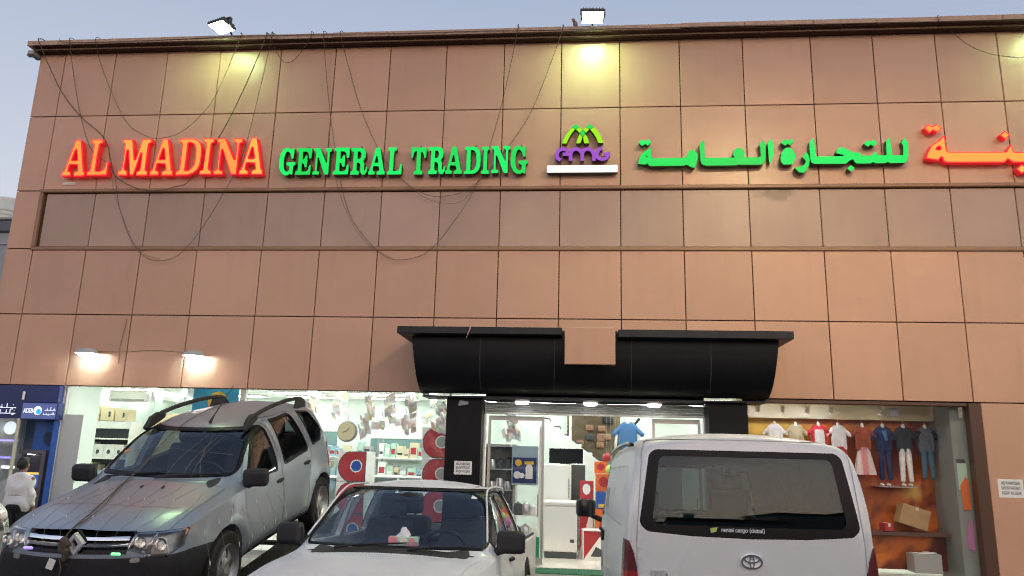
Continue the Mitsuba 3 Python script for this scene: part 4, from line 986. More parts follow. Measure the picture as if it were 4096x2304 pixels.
M['mural'] = mat('mural', proc(mural), 0.35)
bk = thing('window_backdrop', 'orange and red printed backdrop of the clothes window', 'backdrop')
obj('printed_board', bx(2.98, 6.82, 15.3, 15.34, 0.1, 2.761), M['mural'], bk)
obj('header', bx(2.98, 6.61, 15.0, 15.34, 2.762, 3.31), M['beige_box'], bk)
obj('side_board', bx(2.962, 2.979, 14.4, 15.3, 0.1, 2.98), M['mural'], bk)
cl = thing('window_column', 'pale grey column with coloured cut outs at the right of the clothes window', 'column')
obj('shaft', cbox(6.62, 7.12, 14.42, 15.29, 0.0, 3.3, 0.01), mat('column_grey', (0.24, 0.26, 0.255), 0.7), cl)
obj('cut_out', ext_xz(Polygon([(6.66, 1.55), (6.82, 1.55), (6.82, 2.0), (6.66, 2.0)]), 14.412, 14.418), M['mint'], cl)
obj('cut_out', ext_xz(Polygon([(6.70, 1.2), (6.83, 1.2), (6.83, 1.72), (6.78, 1.76), (6.68, 1.62)]), 14.405, 14.411), M['orange'], cl)
obj('cut_out', ext_xz(Polygon([(6.72, 0.55), (6.83, 0.5), (6.83, 1.05), (6.78, 1.02), (6.71, 0.8)]), 14.405, 14.411), M['pink'], cl)
obj('cut_out', ext_xz(sbox(6.66, 2.005, 6.8, 2.07), 14.405, 14.411), M['dark_grey'], cl)
for nm, c, rr in (('cloth_white', (0.72, 0.72, 0.72), .8), ('cloth_cream', (0.5, 0.42, 0.26), .8), ('cloth_red', (0.5, 0.015, 0.03), .8), ('cloth_rust', (0.33, 0.07, 0.03), .8), ('cloth_navy', (0.015, 0.025, 0.09), .8), ('cloth_charcoal', (0.035, 0.04, 0.045), .8), ('cloth_grey', (0.14, 0.15, 0.17), .8), ('cloth_denim', (0.06, 0.13, 0.2), .8), ('cloth_black', (0.015, 0.015, 0.018), .8)):
    M[nm] = mat(nm, tinted(c, 0.2, 6), rr)


def tulle(p, n, uv):
    return mix((0.62, 0.55, 0.55), (0.55, 0.14, 0.16), smoothstep(5.18, 5.24, p.x) * smoothstep(5.36, 5.3, p.x) * 0.8)


M['cloth_tulle'] = mat('cloth_tulle', proc(tulle), 0.8)
OUT = [(3.68, 'white top', 'cloth_white', 'cloth_cream', 'trousers', 0.5, 'child outfit with a white shirt, leftmost in the clothes window'), (4.07, 'x', 'cloth_cream', 'cloth_cream', 'skirt', 0.4, 'cream child blouse, second from the left in the clothes window'),
       (4.49, 'x', 'cloth_red', 'cloth_white', 'trousers', 0.5, 'child outfit with a red sleeved white top, third from the left in the clothes window'), (4.85, 'x', 'cloth_white', 'cloth_red', 'skirt', 0.4, 'white child top over a bright red skirt, just left of the tulle dress'),
       (5.29, 'x', 'cloth_rust', 'cloth_tulle', 'skirt', 0.5, 'child dress with a rust top and a pink and white tulle skirt'), (5.66, 'x', 'cloth_navy', 'cloth_navy', 'trousers', 0.52, 'navy blue child suit right of the tulle dress'),
       (6.03, 'x', 'cloth_charcoal', 'cloth_white', 'trousers', 0.55, 'charcoal child shirt over white trousers in the clothes window'), (6.42, 'x', 'cloth_grey', 'cloth_denim', 'trousers', 0.48, 'grey child top over blue jeans, rightmost in the clothes window')]
for i, (x, _, tm_, bm, kd, bl, lb) in enumerate(OUT):
    t = mannequin(x, 15.0, 2.62, 'top', 'skirt' if kd == 'skirt' else 'trousers', lb, tm_, bm, 0.125, 0.40, 0.22 if i in (5, 6) else 0.15, kind=kd, blen=bl)
    if i == 2:
        obj('front_panel', tri(hull([((x - .06, 14.96, 2.53), .03), ((x + .06, 14.96, 2.53), .03), ((x - .07, 14.96, 2.24), .03), ((x + .07, 14.96, 2.24), .03)])), M['cloth_white'], t, smooth=50)
    if i == 7:
        for q in (-1, 1):
            obj('sleeve', tri(hull([((x + q * .12, 14.99, 2.54), .048), ((x + q * .19, 14.99, 2.46), .047)])), M['cloth_black'], t, smooth=50)
    if i == 5:
        obj('neckerchief', tri(hull([((x - .03, 14.945, 2.56), .014), ((x + .03, 14.945, 2.56), .014), ((x + .02, 14.945, 2.38), .012), ((x + .05, 14.945, 2.4), .012)])), M['shirt_blue'], t, smooth=50)
rl = obj('hanging_rail', tube([(2.99, 15.08, 2.83), (6.6, 15.08, 2.83)], 0.012, 6), M['steel'], bk)
for i, x in enumerate((3.3, 3.75, 4.2, 4.62, 5.5)):
    t = thing('window_spotlight', f'small spotlight aimed at the clothes, {ORD[i]} from the left in the right window', 'spotlight')
    at = (x, 14.62, 2.9)
    mk = lambda m: rotx(m, 0.75, at)
    g = trimesh.creation.cylinder(0.035, 0.11, sections=14)
    g.apply_translation((x, 14.62, 2.9))
    obj('can', mk(g), M['white_paint'], t)
    g = trimesh.creation.cylinder(0.03, 0.004, sections=14)
    g.apply_translation((x, 14.62, 2.842))
    obj('lens', mk(g), M['lens'], t, emitter=glow((1, 0.96, 0.88), (300, 260, 260, 220, 70)[i], 0.6))
    obj('stem', tube([(x, 14.62, 2.91), (x, 14.62, 3.31)], 0.01, 6), M['white_paint'], t)
sr = thing('window_loudspeaker', 'pale cube loudspeaker fixed at the top of the clothes window', 'loudspeaker')  # small loudspeaker cube
obj('box', cbox(5.62, 5.78, 14.5, 14.62, 2.80, 2.96, 0.01), M['grey_paint'], sr)
t = thing('window_ledge', 'low display ledge across the bottom of the clothes window', 'ledge')
obj('board', cbox(2.99, 6.60, 14.75, 15.28, 0.70, 0.76, 0.006), mat('ledge', (0.10, 0.05, 0.04), 0.4), t)
obj('front', bx(2.99, 6.60, 15.0, 15.02, 0.1, 0.699), M['mural'], t)
t = carton(6.0, 14.98, 0.79, 0.50, 0.26, 0.36, 'tilted brown cardboard box on the ledge of the clothes window', 'card', 0.0)
for k_ in (t + '__body', t + '__tape'):
    scene[k_]['to_world'] = T().translate([6.0, 14.98, 0.855]).rotate([0, 1, 0], 17).translate([-6.0, -14.98, -0.79])
carton(5.55, 14.9, 0.77, 0.16, 0.2, 0.14, 'small red box beside the cardboard box on the ledge', 'red', 0.2)
t = thing('papers_cabinet', 'low white cabinet with scattered papers on the floor of the clothes window', 'cabinet')  # low cabinet strewn with papers
obj('body', cbox(5.85, 6.32, 14.55, 14.9, 0.1, 0.42, 0.01), M['grey_paint'], t)
for k in range(6):
    obj('paper', rotz(bx(5.9 + .06 * k, 6.08 + .05 * k, 14.6, 14.8, 0.421 + .002 * k, 0.422 + .002 * k), 0.3 * (k - 3), (6.05, 14.7, .4)), M['paper'], t)
for x, z in ((5.56, 1.585), (5.68, 1.585), (5.95, 1.59), (6.07, 1.59)):
    s = tri(hull([((x, 15.0, z), .028), ((x - .005, 14.9, z - .006), .022)]))
    solo('child_shoe', s, M['cloth_white'], f'small white child shoe, {ORD[(5.56, 5.68, 5.95, 6.07).index(x)]} from the left on the bracket below the trousers', 'shoe', smooth=50)
obj('shoe_bracket', bx(5.48, 6.15, 14.9, 15.299, 1.54, 1.552), M['steel'], bk)
# ------------------------------------------------------------------ vehicles
def paint(name, base, metallic, rough, dust=0.25, coat=0.6, gloss=0.07):
    def col(p, n, uv):
        d = smoothstep(0.35, 0.8, fbm(p.x * 3, p.y * 3, p.z * 3, 4)) * smoothstep(0.2, 0.9, n.z) * dust
        f = 0.97 + 0.06 * noise(p.x * 700, p.y * 700, p.z * 700)
        return mix(mi.Color3f(*base) * f, (0.27, 0.26, 0.25), d)

    def ro(p, n, uv):
        return rough + 0.15 * smoothstep(0.3, 0.8, fbm(p.x * 4, p.y * 4, p.z * 4, 4))
    under = {'type': 'principled', 'base_color': proc(col), 'roughness': proc(ro), 'metallic': metallic, 'clearcoat': coat, 'clearcoat_gloss': 0.92, 'specular': 0.5}
    scene['mat_' + name] = {'type': 'twosided', 'bsdf': {'type': 'blendbsdf', 'weight': gloss, 'a': under, 'b': {'type': 'roughconductor', 'material': 'none', 'alpha': 0.035}}}
    return 'mat_' + name


M['silver'] = paint('silver', (0.285, 0.33, 0.395), 0.45, 0.30, 0.22, 0.8)
M['pickup_white'] = paint('pickup_white', (0.62, 0.65, 0.70), 0.0, 0.28, 0.12, 0.9)
M['van_white'] = paint('van_white', (0.68, 0.69, 0.67), 0.0, 0.32, 0.15, 0.7)
M['sedan_white'] = paint('sedan_white', (0.6, 0.6, 0.58), 0.1, 0.25, 0.1, 1.0)
M['plastic'] = mat('plastic', tinted((0.02, 0.02, 0.023), 0.3, 5), 0.5, specular=0.4)
M['rubber'] = mat('rubber', tinted((0.013, 0.013, 0.013), 0.3, 20), 0.75)
M['seal'] = mat('seal', (0.006, 0.006, 0.008), 0.35, specular=0.2)
M['cabin'] = mat('cabin', tinted((0.035, 0.036, 0.04), 0.25, 8), 0.75)
M['seat_cloth'] = mat('seat_cloth', tinted((0.055, 0.06, 0.072), 0.3, 20), 0.85)
M['mirror'] = mat('mirror', (0.12, 0.12, 0.13), 0.06, metallic=1.0)
M['alloy'] = mat('alloy', tinted((0.5, 0.5, 0.5), 0.1, 9), 0.35, metallic=0.8)
M['tail_red'] = mat('tail_red', (0.30, 0.008, 0.012), 0.12, clearcoat=1.0)
M['tail_dark'] = mat('tail_dark', (0.10, 0.006, 0.012), 0.12, clearcoat=1.0)
M['amber'] = mat('amber', (0.6, 0.22, 0.03), 0.2)
scene['mat_glass_clear'] = {'type': 'thindielectric', 'int_ior': 1.5, 'specular_transmittance': rgb((0.76, 0.83, 0.84))}
scene['mat_glass_side'] = {'type': 'thindielectric', 'int_ior': 1.5, 'specular_transmittance': rgb((0.30, 0.34, 0.34))}
scene['mat_glass_dark'] = {'type': 'thindielectric', 'int_ior': 1.52, 'specular_reflectance': rgb((0.42, 0.50, 0.55)), 'specular_transmittance': rgb((0.06, 0.085, 0.09))}
scene['mat_lamp_glass'] = {'type': 'thindielectric', 'int_ior': 1.5, 'specular_transmittance': rgb((0.92, 0.92, 0.9))}
M.update(glass_clear='mat_glass_clear', glass_side='mat_glass_side', glass_dark='mat_glass_dark', lamp_glass='mat_lamp_glass')


class Body:
    """A car body as a loft of cross sections along x (forward); y is left, z up. Offsets give inner skins, prisms cut the parts out of it."""
    NS, NG, NC, NT = 12, 9, 6, 9

    def __init__(self, st, rc=0.07, bulge=0.015, bow=None, arches=(), nose_r=0.06, tail_r=0.06, step=0.055):
        a = np.array(st, float)
        a = a[np.argsort(a[:, 0])]
        self.x = a[:, 0]
        self.f = [PchipInterpolator(self.x, a[:, k]) for k in range(1, 9)]
        self.rc, self.bulge, self.bow, self.arches = rc, bulge, bow, arches
        self.nr, self.tr, self.step = nose_r, tail_r, step

    def section(self, x, d, inset):
        zb, yb, ym, zm, ys, zs, yr, zt = (float(f(x)) for f in self.f)
        d2 = d + inset
        zb, zt = zb + d2, zt - d2
        yb, ym, ys, yr = yb - d2, ym - d2, ys - d2, yr - d2
        zs = min(zs - (inset * 0.6 + d * 0.3), zt - 0.012)
        zm = min(max(zm, zb + 0.05), zs - 0.02)
        crown = 0.05 * min(1.0, (zt - zs) / 0.25) + 0.028
        zr = max(zt - crown, zs + 0.004)
        p = [(0.0, zb), (yb * 0.6, zb)]
        sp = PchipInterpolator([zb, zb + 0.3 * (zm - zb), zm, 0.5 * (zm + zs), zs], [yb, yb + (ym - yb) * 0.8, ym, ym - (ym - ys) * 0.35, ys])
        for z in np.linspace(zb, zs, self.NS):
            p.append((float(sp(z)), z))
        hgt = zr - zs
        n1 = self.NG
        b = self.bulge * min(1.0, hgt / 0.3)
        t1 = max(0.0, 1 - self.rc / max(hgt, 0.09))
        side = lambda t: (ys + (yr - ys) * t + b * 4 * t * (1 - t), zs + hgt * t)
        for t in np.linspace(0, t1, n1 + 1)[1:]:
            p.append(side(t))
        a0, a1 = np.array(side(t1)), np.array(side(1.0))
        cy = max(yr - self.rc, yr * 0.6)
        top = lambda y: (y, zt - (zt - zr) * (y / yr) ** 2.2)
        a2 = np.array(top(cy))
        for t in np.linspace(0, 1, self.NC + 1)[1:]:
            q = (1 - t) ** 2 * a0 + 2 * t * (1 - t) * a1 + t * t * a2
            p.append((q[0], q[1]))
        for y in np.linspace(cy, 0, self.NT + 1)[1:]:
            p.append(top(y))
        return np.array(p)

    def loft(self, d=0.0, x0=None, x1=None):
        lo = (self.x[0] if x0 is None else x0) + (d if x0 is None else 0)
        hi = (self.x[-1] if x1 is None else x1) - (d if x1 is None else 0)
        r0, r1 = max(self.tr - d, 0.004), max(self.nr - d, 0.004)
        th = np.linspace(0, PI / 2, 5)
        st = []
        for t in th:
            st.append((lo + r0 * (1 - math.cos(t)), r0 * (1 - math.sin(t))))
        n = max(4, int((hi - lo - r0 - r1) / self.step))
        for x in np.linspace(lo + r0, hi - r1, n + 1)[1:-1]:
            st.append((x, 0.0))
        for t in th[::-1]:
            st.append((hi - r1 * (1 - math.cos(t)), r1 * (1 - math.sin(t))))
        V, F = [], []
        K = None
        for x, ins in st:
            xx = min(max(x, self.x[0]), self.x[-1])
            s = self.section(xx, d, ins)
            K = len(s)
            ring = [(x, y, z) for y, z in s] + [(x, -y, z) for y, z in s[-2:0:-1]]
            V += ring
        R = 2 * K - 2
        for i in range(len(st) - 1):
            for j in range(R):
                a, b = i * R + j, i * R + (j + 1) % R
                F += [(a, a + R, b + R), (a, b + R, b)]
        V = [np.array(v) for v in V]
        for i, fl in ((0, True), (len(st) - 1, False)):
            o = i * R
            m = 12
            rows = []
            for k in range(K):
                left = o + k
                rgt = o + (R - k) % R
                if left == rgt:
                    rows.append([left] * (m + 1))
                    continue
                row = [left]
                for j in range(1, m):
                    V.append(V[left] + (V[rgt] - V[left]) * j / m)
                    row.append(len(V) - 1)
                rows.append(row + [rgt])
            for k in range(K - 1):
                for j in range(m):
                    a, b, c, e = rows[k][j], rows[k][j + 1], rows[k + 1][j + 1], rows[k + 1][j]
                    for t in ((a, b, c), (a, c, e)):
                        if len(set(t)) == 3:
                            F.append(t if not fl else t[::-1])
        V = self.deform(np.array(V))
        m = trimesh.Trimesh(V, F, process=False)
        if m.volume < 0:
            m.invert()
        return m

    def deform(self, V):
        V = V.copy()
        for cx, cz, r, amp in self.arches:
            rr = np.hypot(V[:, 0] - cx, V[:, 2] - cz)
            w = np.exp(-((rr - r - 0.03) / 0.09) ** 2) * np.clip((np.abs(V[:, 1]) - 0.5) / 0.2, 0, 1) * np.clip((V[:, 2] - cz + 0.25) / 0.2, 0, 1)
            V[:, 1] += np.sign(V[:, 1]) * amp * w
        if self.bow:
            V[:, 0] += self.bow(V)
        return V

    def solid(self, d=0.0, **k):
        return man(self.loft(d, **k))


def prism_y(poly, y0, y1):
    """polygon in (x, z), from y0 to y1"""
    return man(ext_xz(poly, y0, y1))


def prism_x(poly, x0, x1):
    """polygon in (y, z), from x0 to x1"""
    m = ext(poly, x1 - x0)
    v = m.vertices
    return man(trimesh.Trimesh(np.stack([x0 + v[:, 2], v[:, 0], v[:, 1]], -1), m.faces, process=False))


def prism_z(poly, z0, z1):
    m = ext(poly, z1 - z0)
    m.apply_translation((0, 0, z0))
    return man(m)


def rpoly(pts, r=0.03):
    p = Polygon(pts).buffer(0)
    return p.buffer(-r, join_style=1, quad_segs=4).buffer(r, join_style=1, quad_segs=4)


def outward(mf, centre, thr=0.25):
    """the outer sheet of a thin piece of skin"""
    m = tri(mf)
    c = m.triangles_center - np.array(centre)
    c[:, 0] *= 0.6
    c /= np.linalg.norm(c, axis=1, keepdims=True)
    keep = (m.face_normals * c).sum(1) > thr
    return trimesh.Trimesh(m.vertices, m.faces[keep], process=False)


class Car:
    def __init__(self, key, pos, yaw, pitch, roll=0.0):
        self.key = key
        self.M = T().translate(list(map(float, pos))).rotate([0, 0, 1], yaw).rotate([0, 1, 0], -pitch).rotate([1, 0, 0], roll)

    def add(self, name, mesh, mat_, smooth=28, parent=None, **more):
        if isinstance(mesh, m3.Manifold):
            if mesh.is_empty():
                return None
            mesh = tri(mesh)
        d = mikit.ply(mesh, None, smooth=smooth, to_world=self.M)
        return obj(name, d, M[mat_], parent or self.key, **more)

    def at(self, p):
        return np.array(self.M.matrix, float)[:3, :3] @ np.array(p, float) + np.array(self.M.matrix, float)[:3, 3]


def mirror_y(poly_fn):
    return [poly_fn(1), poly_fn(-1)]


def wheel(car, x, y, z, r=0.335, w=0.21, side=1, style='alloy', steer=0.0):
    """tyre, rim and hub; the outer face looks towards side * y"""
    Mx = T().translate([x, y, z]).rotate([0, 0, 1], steer)
    pr = []
    h = w / 2
    for a, b in ((0.64, -0.8), (0.80, -0.98), (0.93, -0.95), (0.985, -0.8), (1.0, -0.5), (1.0, 0.5), (0.985, 0.8), (0.93, 0.95), (0.80, 0.98), (0.64, 0.8), (0.62, 0.5), (0.62, -0.5), (0.64, -0.8)):
        pr.append((a * r, b * h))
    ty = lathe(pr, 40, 'y')
    loc = lambda m: m.apply_transform(np.array(Mx.matrix, float)) or m

    def put(name, mesh, mat_, parent, smooth=35):
        mesh = mesh.copy()
        mesh.apply_transform(np.array(Mx.matrix, float))
        return car.add(name, mesh, mat_, smooth, parent)
    W = put('wheel', ty, 'rubber', None)
    s = side
    # rim dish
    dish = lathe([(0.0, 0.02), (0.16 * r, 0.03), (0.2 * r, 0.02), (0.5 * r, 0.0), (0.58 * r, 0.035), (0.64 * r, 0.055), (0.65 * r, 0.03), (0.6 * r, -0.01), (0.5 * r, -0.03), (0.0, -0.02)], 40, 'y')
    v = dish.vertices
    dish.vertices = np.stack([v[:, 0], v[:, 1] * (1 if np.ptp(v[:, 1]) else 1), v[:, 2]], -1)
    if s < 0:
        dish.apply_transform(np.diag([1.0, -1, 1, 1]))
        dish.invert()
    dish.apply_translation((0, s * (h * 0.62), 0))
    dm = man(dish)
    for k in range(5 if style == 'alloy' else 8):
        n_ = 5 if style == 'alloy' else 8
        a = 2 * PI * (k + 0.5) / n_
        cx, cz = 0.38 * r * math.cos(a), 0.38 * r * math.sin(a)
        g = affinity.rotate(affinity.scale(Point(0, 0).buffer(1, quad_segs=4), 0.11 * r if style == 'alloy' else 0.07 * r, 0.13 * r if style == 'alloy' else 0.07 * r), math.degrees(a) + 90)
        g = affinity.translate(g, cx, cz)
        dm -= prism_y(g, -0.3, 0.3)
    put('rim', tri(dm), 'alloy' if style == 'alloy' else 'white_gloss', W)
    hub = trimesh.creation.cylinder(0.56 * r, 0.02, sections=24)
    hub.apply_transform(trimesh.transformations.rotation_matrix(PI / 2, (1, 0, 0)))
    hub.apply_translation((0, s * h * 0.2, 0))
    put('brake_disc', hub, 'dark_grey', W)
    return W


def interior(car, x_dash, x_seat, zf, ws, rows=2, belt=1.0, wheel_side=1, gap=0.86):
    """dashboard, steering wheel and seats inside a cabin"""
    d = hull([((x_dash + .32, q, belt - .10), .05) for q in (-ws, ws)] + [((x_dash, q, belt - .02), .05) for q in (-ws, ws)] + [((x_dash - .05, q, belt - .38), .05) for q in (-ws, ws)])
    D = car.add('dashboard', d, 'cabin', 40)
    sw = trimesh.creation.torus(0.185, 0.016, 28, 8)
    sw.apply_transform(trimesh.transformations.rotation_matrix(-1.1, (0, 1, 0)))
    sw.apply_translation((x_dash - .22, wheel_side * 0.37, belt - .02))
    car.add('steering_wheel', sw, 'plastic', 40)
    col = hull([((x_dash - .2, wheel_side * .37, belt - .03), .05), ((x_dash, wheel_side * .37, belt - .1), .05)])
    car.add('steering_column', col, 'plastic', 40)
    for r_ in range(rows):
        for q in (-1, 1):
            xs = x_seat - gap * r_
            y = q * 0.36
            s = hull([((xs + .45, y - .2, zf + .28), .06), ((xs + .45, y + .2, zf + .28), .06), ((xs, y - .2, zf + .24), .06), ((xs, y + .2, zf + .24), .06), ((xs, y + .2, zf + .14), .05), ((xs, y - .2, zf + .14), .05)])
            b = hull([((xs - .02, y - .19, zf + .3), .07), ((xs - .02, y + .19, zf + .3), .07), ((xs - .17, y - .17, zf + .78), .06), ((xs - .17, y + .17, zf + .78), .06)])
            h = hull([((xs - .19, y - .09, zf + .90), .05), ((xs - .19, y + .09, zf + .90), .05), ((xs - .21, y - .08, zf + 1.02), .045), ((xs - .21, y + .08, zf + 1.02), .045)])
            st = hull([((xs - .18, y - .05, zf + .8), .012), ((xs - .19, y - .05, zf + .92), .012)]) + hull([((xs - .18, y + .05, zf + .8), .012), ((xs - .19, y + .05, zf + .92), .012)])
            S = car.add('seat', tri(s + b), 'seat_cloth', 50)
            car.add('headrest', tri(h + st), 'seat_cloth', 50, S)


def side_mirror(car, x, y, z, s, w=0.2, h=0.15, m_='plastic', dx=0.0):
    sh = hull([((x + .05, y - s * .0, z - h * .3), .045), ((x + .05, y, z + h * .3), .045), ((x + .03, y + s * w, z + h * .28), .045), ((x + .03, y + s * w, z - h * .3), .045), ((x - .03, y + s * .02, z + h * .32), .04), ((x - .03, y + s * (w - .01), z + h * .3), .04), ((x - .03, y + s * .02, z - h * .32), .04), ((x - .03, y + s * (w - .01), z - h * .3), .04)], 16)
    arm = hull([((x + .02, y + s * .02, z - h * .4), .03), ((x + .03, y - s * .10, z - h * .65), .03)])
    k = car.add('door_mirror', sh + arm, m_, 45)
    g = rbox(x - .075, x - .068, min(y, y + s * w), max(y, y + s * w), z - h * .5, z + h * .5, .003, 6)
    car.add('mirror_glass', g, 'mirror', 40, k)


def wiper(car, p0, p1, lift=0.012):
    a, b = np.array(p0, float), np.array(p1, float)
    m = tube([a, a + (b - a) * .35 + (0.01, 0, lift), b], [0.012, 0.01, 0.006], 6)
    car.add('wiper', m, 'plastic', 40)
def sstep(a, b, x):
    t = np.clip((x - a) / (b - a), 0, 1)
    return t * t * (3 - 2 * t)


def cut_windows(car, B, shell, wins, centre, seal=0.018):
    """wins: (name, cutter, wider cutter, inner cutter, glass, label). Cuts openings, then lays the seal and the sheet of glass that follow the body."""
    o1, o2, o0 = B.solid(0.008), B.solid(0.014), B.solid(-0.0025)
    skin, ring = o1 - o2, o0 - B.solid(0.006)
    for nm, cut, wide, inner, glass in wins:
        shell = shell - cut
        k = car.add(nm, outward(skin ^ wide, centre, 0.15), glass, True)
        car.add('seal', ring ^ (wide - inner), 'seal', 25, k)
    return shell


def window(fn, pts, a0, a1, r=0.05, wide=0.02, inn=0.0):
    p = rpoly(pts, r)
    return fn(p, a0, a1), fn(p.buffer(wide), a0, a1), fn(p.buffer(-inn), a0, a1)


def groove(B, loops, depth=0.012):
    band = B.solid(-0.02) - B.solid(depth)
    out = None
    for fn, poly, a0, a1, w in loops:
        g = fn(poly.buffer(w / 2, join_style=1).difference(poly.buffer(-w / 2, join_style=1)) if isinstance(poly, Polygon) else poly.buffer(w / 2), a0, a1)
        out = g if out is None else out + g
    return out ^ band


# ------------------------------------------------------------------ silver estate car nose down on a ramp
DU = thing('parked_car', 'dusty silver car with black roof rails parked nose down on a ramp, tied with rope', 'car')
du = Car(DU, (-4.315, 7.323, 1.89 - 1.462), -89.4, -9.5)
WX0, WX1 = -0.13, -2.86


def du_bow(V):
    x, y, z = V[:, 0], V[:, 1], V[:, 2]
    w = sstep(-1.7, 0.5, x)
    t = 1 - sstep(-3.5, -3.0, x)
    lean = np.clip((z - 0.62) / 0.4, 0, 1) ** 1.5 * 0.10 * sstep(0.2, 0.8, x)
    return -w * (0.13 + 0.10 * sstep(0.1, 0.8, x)) * (np.abs(y) / 0.85) ** 2.2 - lean + t * 0.10 * (y / 0.85) ** 2


du_st = [(0.86, .27, .62, .80, .55, .74, .82, .66, .895), (0.72, .25, .70, .86, .58, .80, .86, .70, .93), (0.4, .25, .74, .90, .62, .835, .90, .735, .985), (0.0, .27, .78, .905, .65, .85, .935, .75, 1.03),
         (-.38, .28, .80, .905, .65, .86, .975, .745, 1.085), (-.46, .28, .80, .905, .65, .86, .98, .74, 1.10), (-.85, .28, .80, .90, .65, .86, 1.0, .685, 1.335), (-1.22, .28, .80, .90, .65, .86, 1.02, .635, 1.53), (-1.40, .28, .80, .90, .65, .86, 1.025, .62, 1.575),
         (-2.1, .28, .80, .90, .65, .86, 1.05, .635, 1.65), (-2.9, .28, .80, .905, .68, .87, 1.08, .635, 1.66), (-3.2, .29, .79, .905, .7, .865, 1.09, .635, 1.62), (-3.36, .31, .77, .89, .7, .845, 1.09, .64, 1.47), (-3.50, .35, .74, .86, .7, .79, 1.03, .66, 1.14)]
DB = Body(du_st, rc=0.075, bulge=0.03, bow=du_bow, arches=((WX0, .34, .40, .035), (WX1, .34, .40, .035)), nose_r=0.07, tail_r=0.07)
outer = DB.solid()
cabin = DB.solid(0.055, x0=-3.38, x1=-0.55) ^ prism_y(sbox(-3.4, 0.45, -.62, 1.7), -1, 1)
shell = outer - cabin
for wx in (WX0, WX1):
    shell -= prism_y(Point(wx, .34).buffer(.405, quad_segs=10), .52, 1.2) + prism_y(Point(wx, .34).buffer(.405, quad_segs=10), -1.2, -.52)
C0 = (-1.6, 0, 1.0)
ws = window(prism_x, [(-.735, 1.12), (.735, 1.12), (.61, 1.515), (-.61, 1.515)], -1.6, -.2, .05, .012, .02)
wins = [('windscreen', *ws, 'glass_clear')]
for s in (1, -1):
    y0, y1 = sorted((s * .35, s * 1.2))
    for pts in ([(-.78, 1.06), (-1.14, 1.36), (-1.40, 1.49), (-1.57, 1.515), (-1.50, 1.03)], [(-1.72, 1.06), (-1.79, 1.54), (-2.36, 1.565), (-2.50, 1.11)], [(-2.61, 1.565), (-2.94, 1.53), (-3.11, 1.30), (-2.98, 1.18), (-2.68, 1.145)]):
        wins.append(('side_window', *window(prism_y, pts, y0, y1, .035, .018, .006), 'glass_side'))
wins.append(('rear_window', *window(prism_x, [(-.55, 1.16), (.55, 1.16), (.47, 1.46), (-.47, 1.46)], -3.7, -3.15, .06, .02, .02), 'glass_side'))
shell = cut_windows(du, DB, shell, wins, C0)
# panel gaps
door = lambda a: rpoly(a, .06)
gl = []
for s in (1, -1):
    y0, y1 = sorted((s * .45, s * 1.2))
    gl.append((prism_y, door([(-.60, .36), (-.62, 1.0), (-1.10, 1.40), (-1.40, 1.54), (-1.64, 1.555), (-1.62, .36)]), y0, y1, .007))
    gl.append((prism_y, door([(-1.655, .36), (-1.68, 1.575), (-2.44, 1.595), (-2.60, 1.05), (-2.45, .78), (-2.36, .36)]), y0, y1, .007))
    gl.append((prism_y, LineString([(-.15, .76), (-.42, .95)]), y0, y1, .006))
    gl.append((prism_y, Point(-3.0, .92).buffer(.075, quad_segs=6), y0, y1, .006) if s > 0 else (prism_y, LineString([(-3.0, .9), (-3.01, .9)]), y0, y1, .006))
gl.append((prism_z, rpoly([(.95, -.70), (.95, .70), (-.43, .745), (-.43, -.745)], .02), .80, 1.2, .008))
shell -= groove(DB, gl)
bump = prism_y(Polygon([(1.2, .1), (1.2, .685), (.42, .685), (.1, .66), (-.02, .60), (-.02, .1)]), -1.2, 1.2)
grille = prism_x(rpoly([(-.42, .715), (.46, .715), (.50, .885), (0.02, .905), (-.46, .885)], .01), .35, 1.2)
hl = [prism_x(rpoly([(s * .50, .880), (s * .82, .865), (s * .83, .73), (s * .75, .665), (s * .63, .668), (s * .565, .715), (s * .455, .75)], .015), .10, 1.2) for s in (1, -1)]
inner = DB.solid(0.11)
cuts = (grille + hl[0] + hl[1]) - inner
body = shell - bump - cuts
bm = (shell ^ bump) - grille
lowg = prism_x(rpoly([(-.5, .34), (.5, .34), (.55, .50), (-.55, .50)], .03), .3, 1.2) - DB.solid(.07)
bm = bm - lowg
car_body = du.add('body', body, 'silver', 24)
BK = du.add('bumper', bm, 'plastic', 28)
du.add('grille_back', (grille ^ (DB.solid(0.06) - DB.solid(0.10))) + (lowg ^ (DB.solid(.05) - DB.solid(.075))), 'seal', 28)
for z in (.838, .787, .735):
    for s in (1, -1):
        bar = prism_x(sbox(*(sorted((s * .10, s * .462))[0], z - .014, sorted((s * .10, s * .462))[1], z + .014)), .3, 1.2) ^ (DB.solid(0.012) - DB.solid(0.04))
        du.add('grille_bar', bar, 'chrome' if z > .75 else 'plastic', 30, BK)
for z in (.38, .42, .46):
    du.add('grille_bar', prism_x(sbox(-.5, z - .008, .5, z + .008), .3, 1.2) ^ (DB.solid(0.02) - DB.solid(0.05)), 'plastic', 30, BK)
M['emblem_silver'] = mat('emblem_silver', (.62, .64, .66), .35, metallic=.3)
EY = .045
dia = Polygon([(EY, .90), (EY + .078, .81), (EY, .715), (EY - .078, .81)])
dia_in = Polygon([(EY, .862), (EY + .036, .81), (EY, .755), (EY - .036, .81)])
xe = float(np.max(tri(grille ^ outer).vertices[:, 0]))
du.add('emblem', prism_x(dia.difference(dia_in), xe - .035, xe + .02), 'emblem_silver', 20, BK)
du.add('emblem_base', prism_x(Polygon([(EY, .915), (EY + .095, .81), (EY, .70), (EY - .095, .81)]), xe - .06, xe - .03), 'seal', 20, BK)
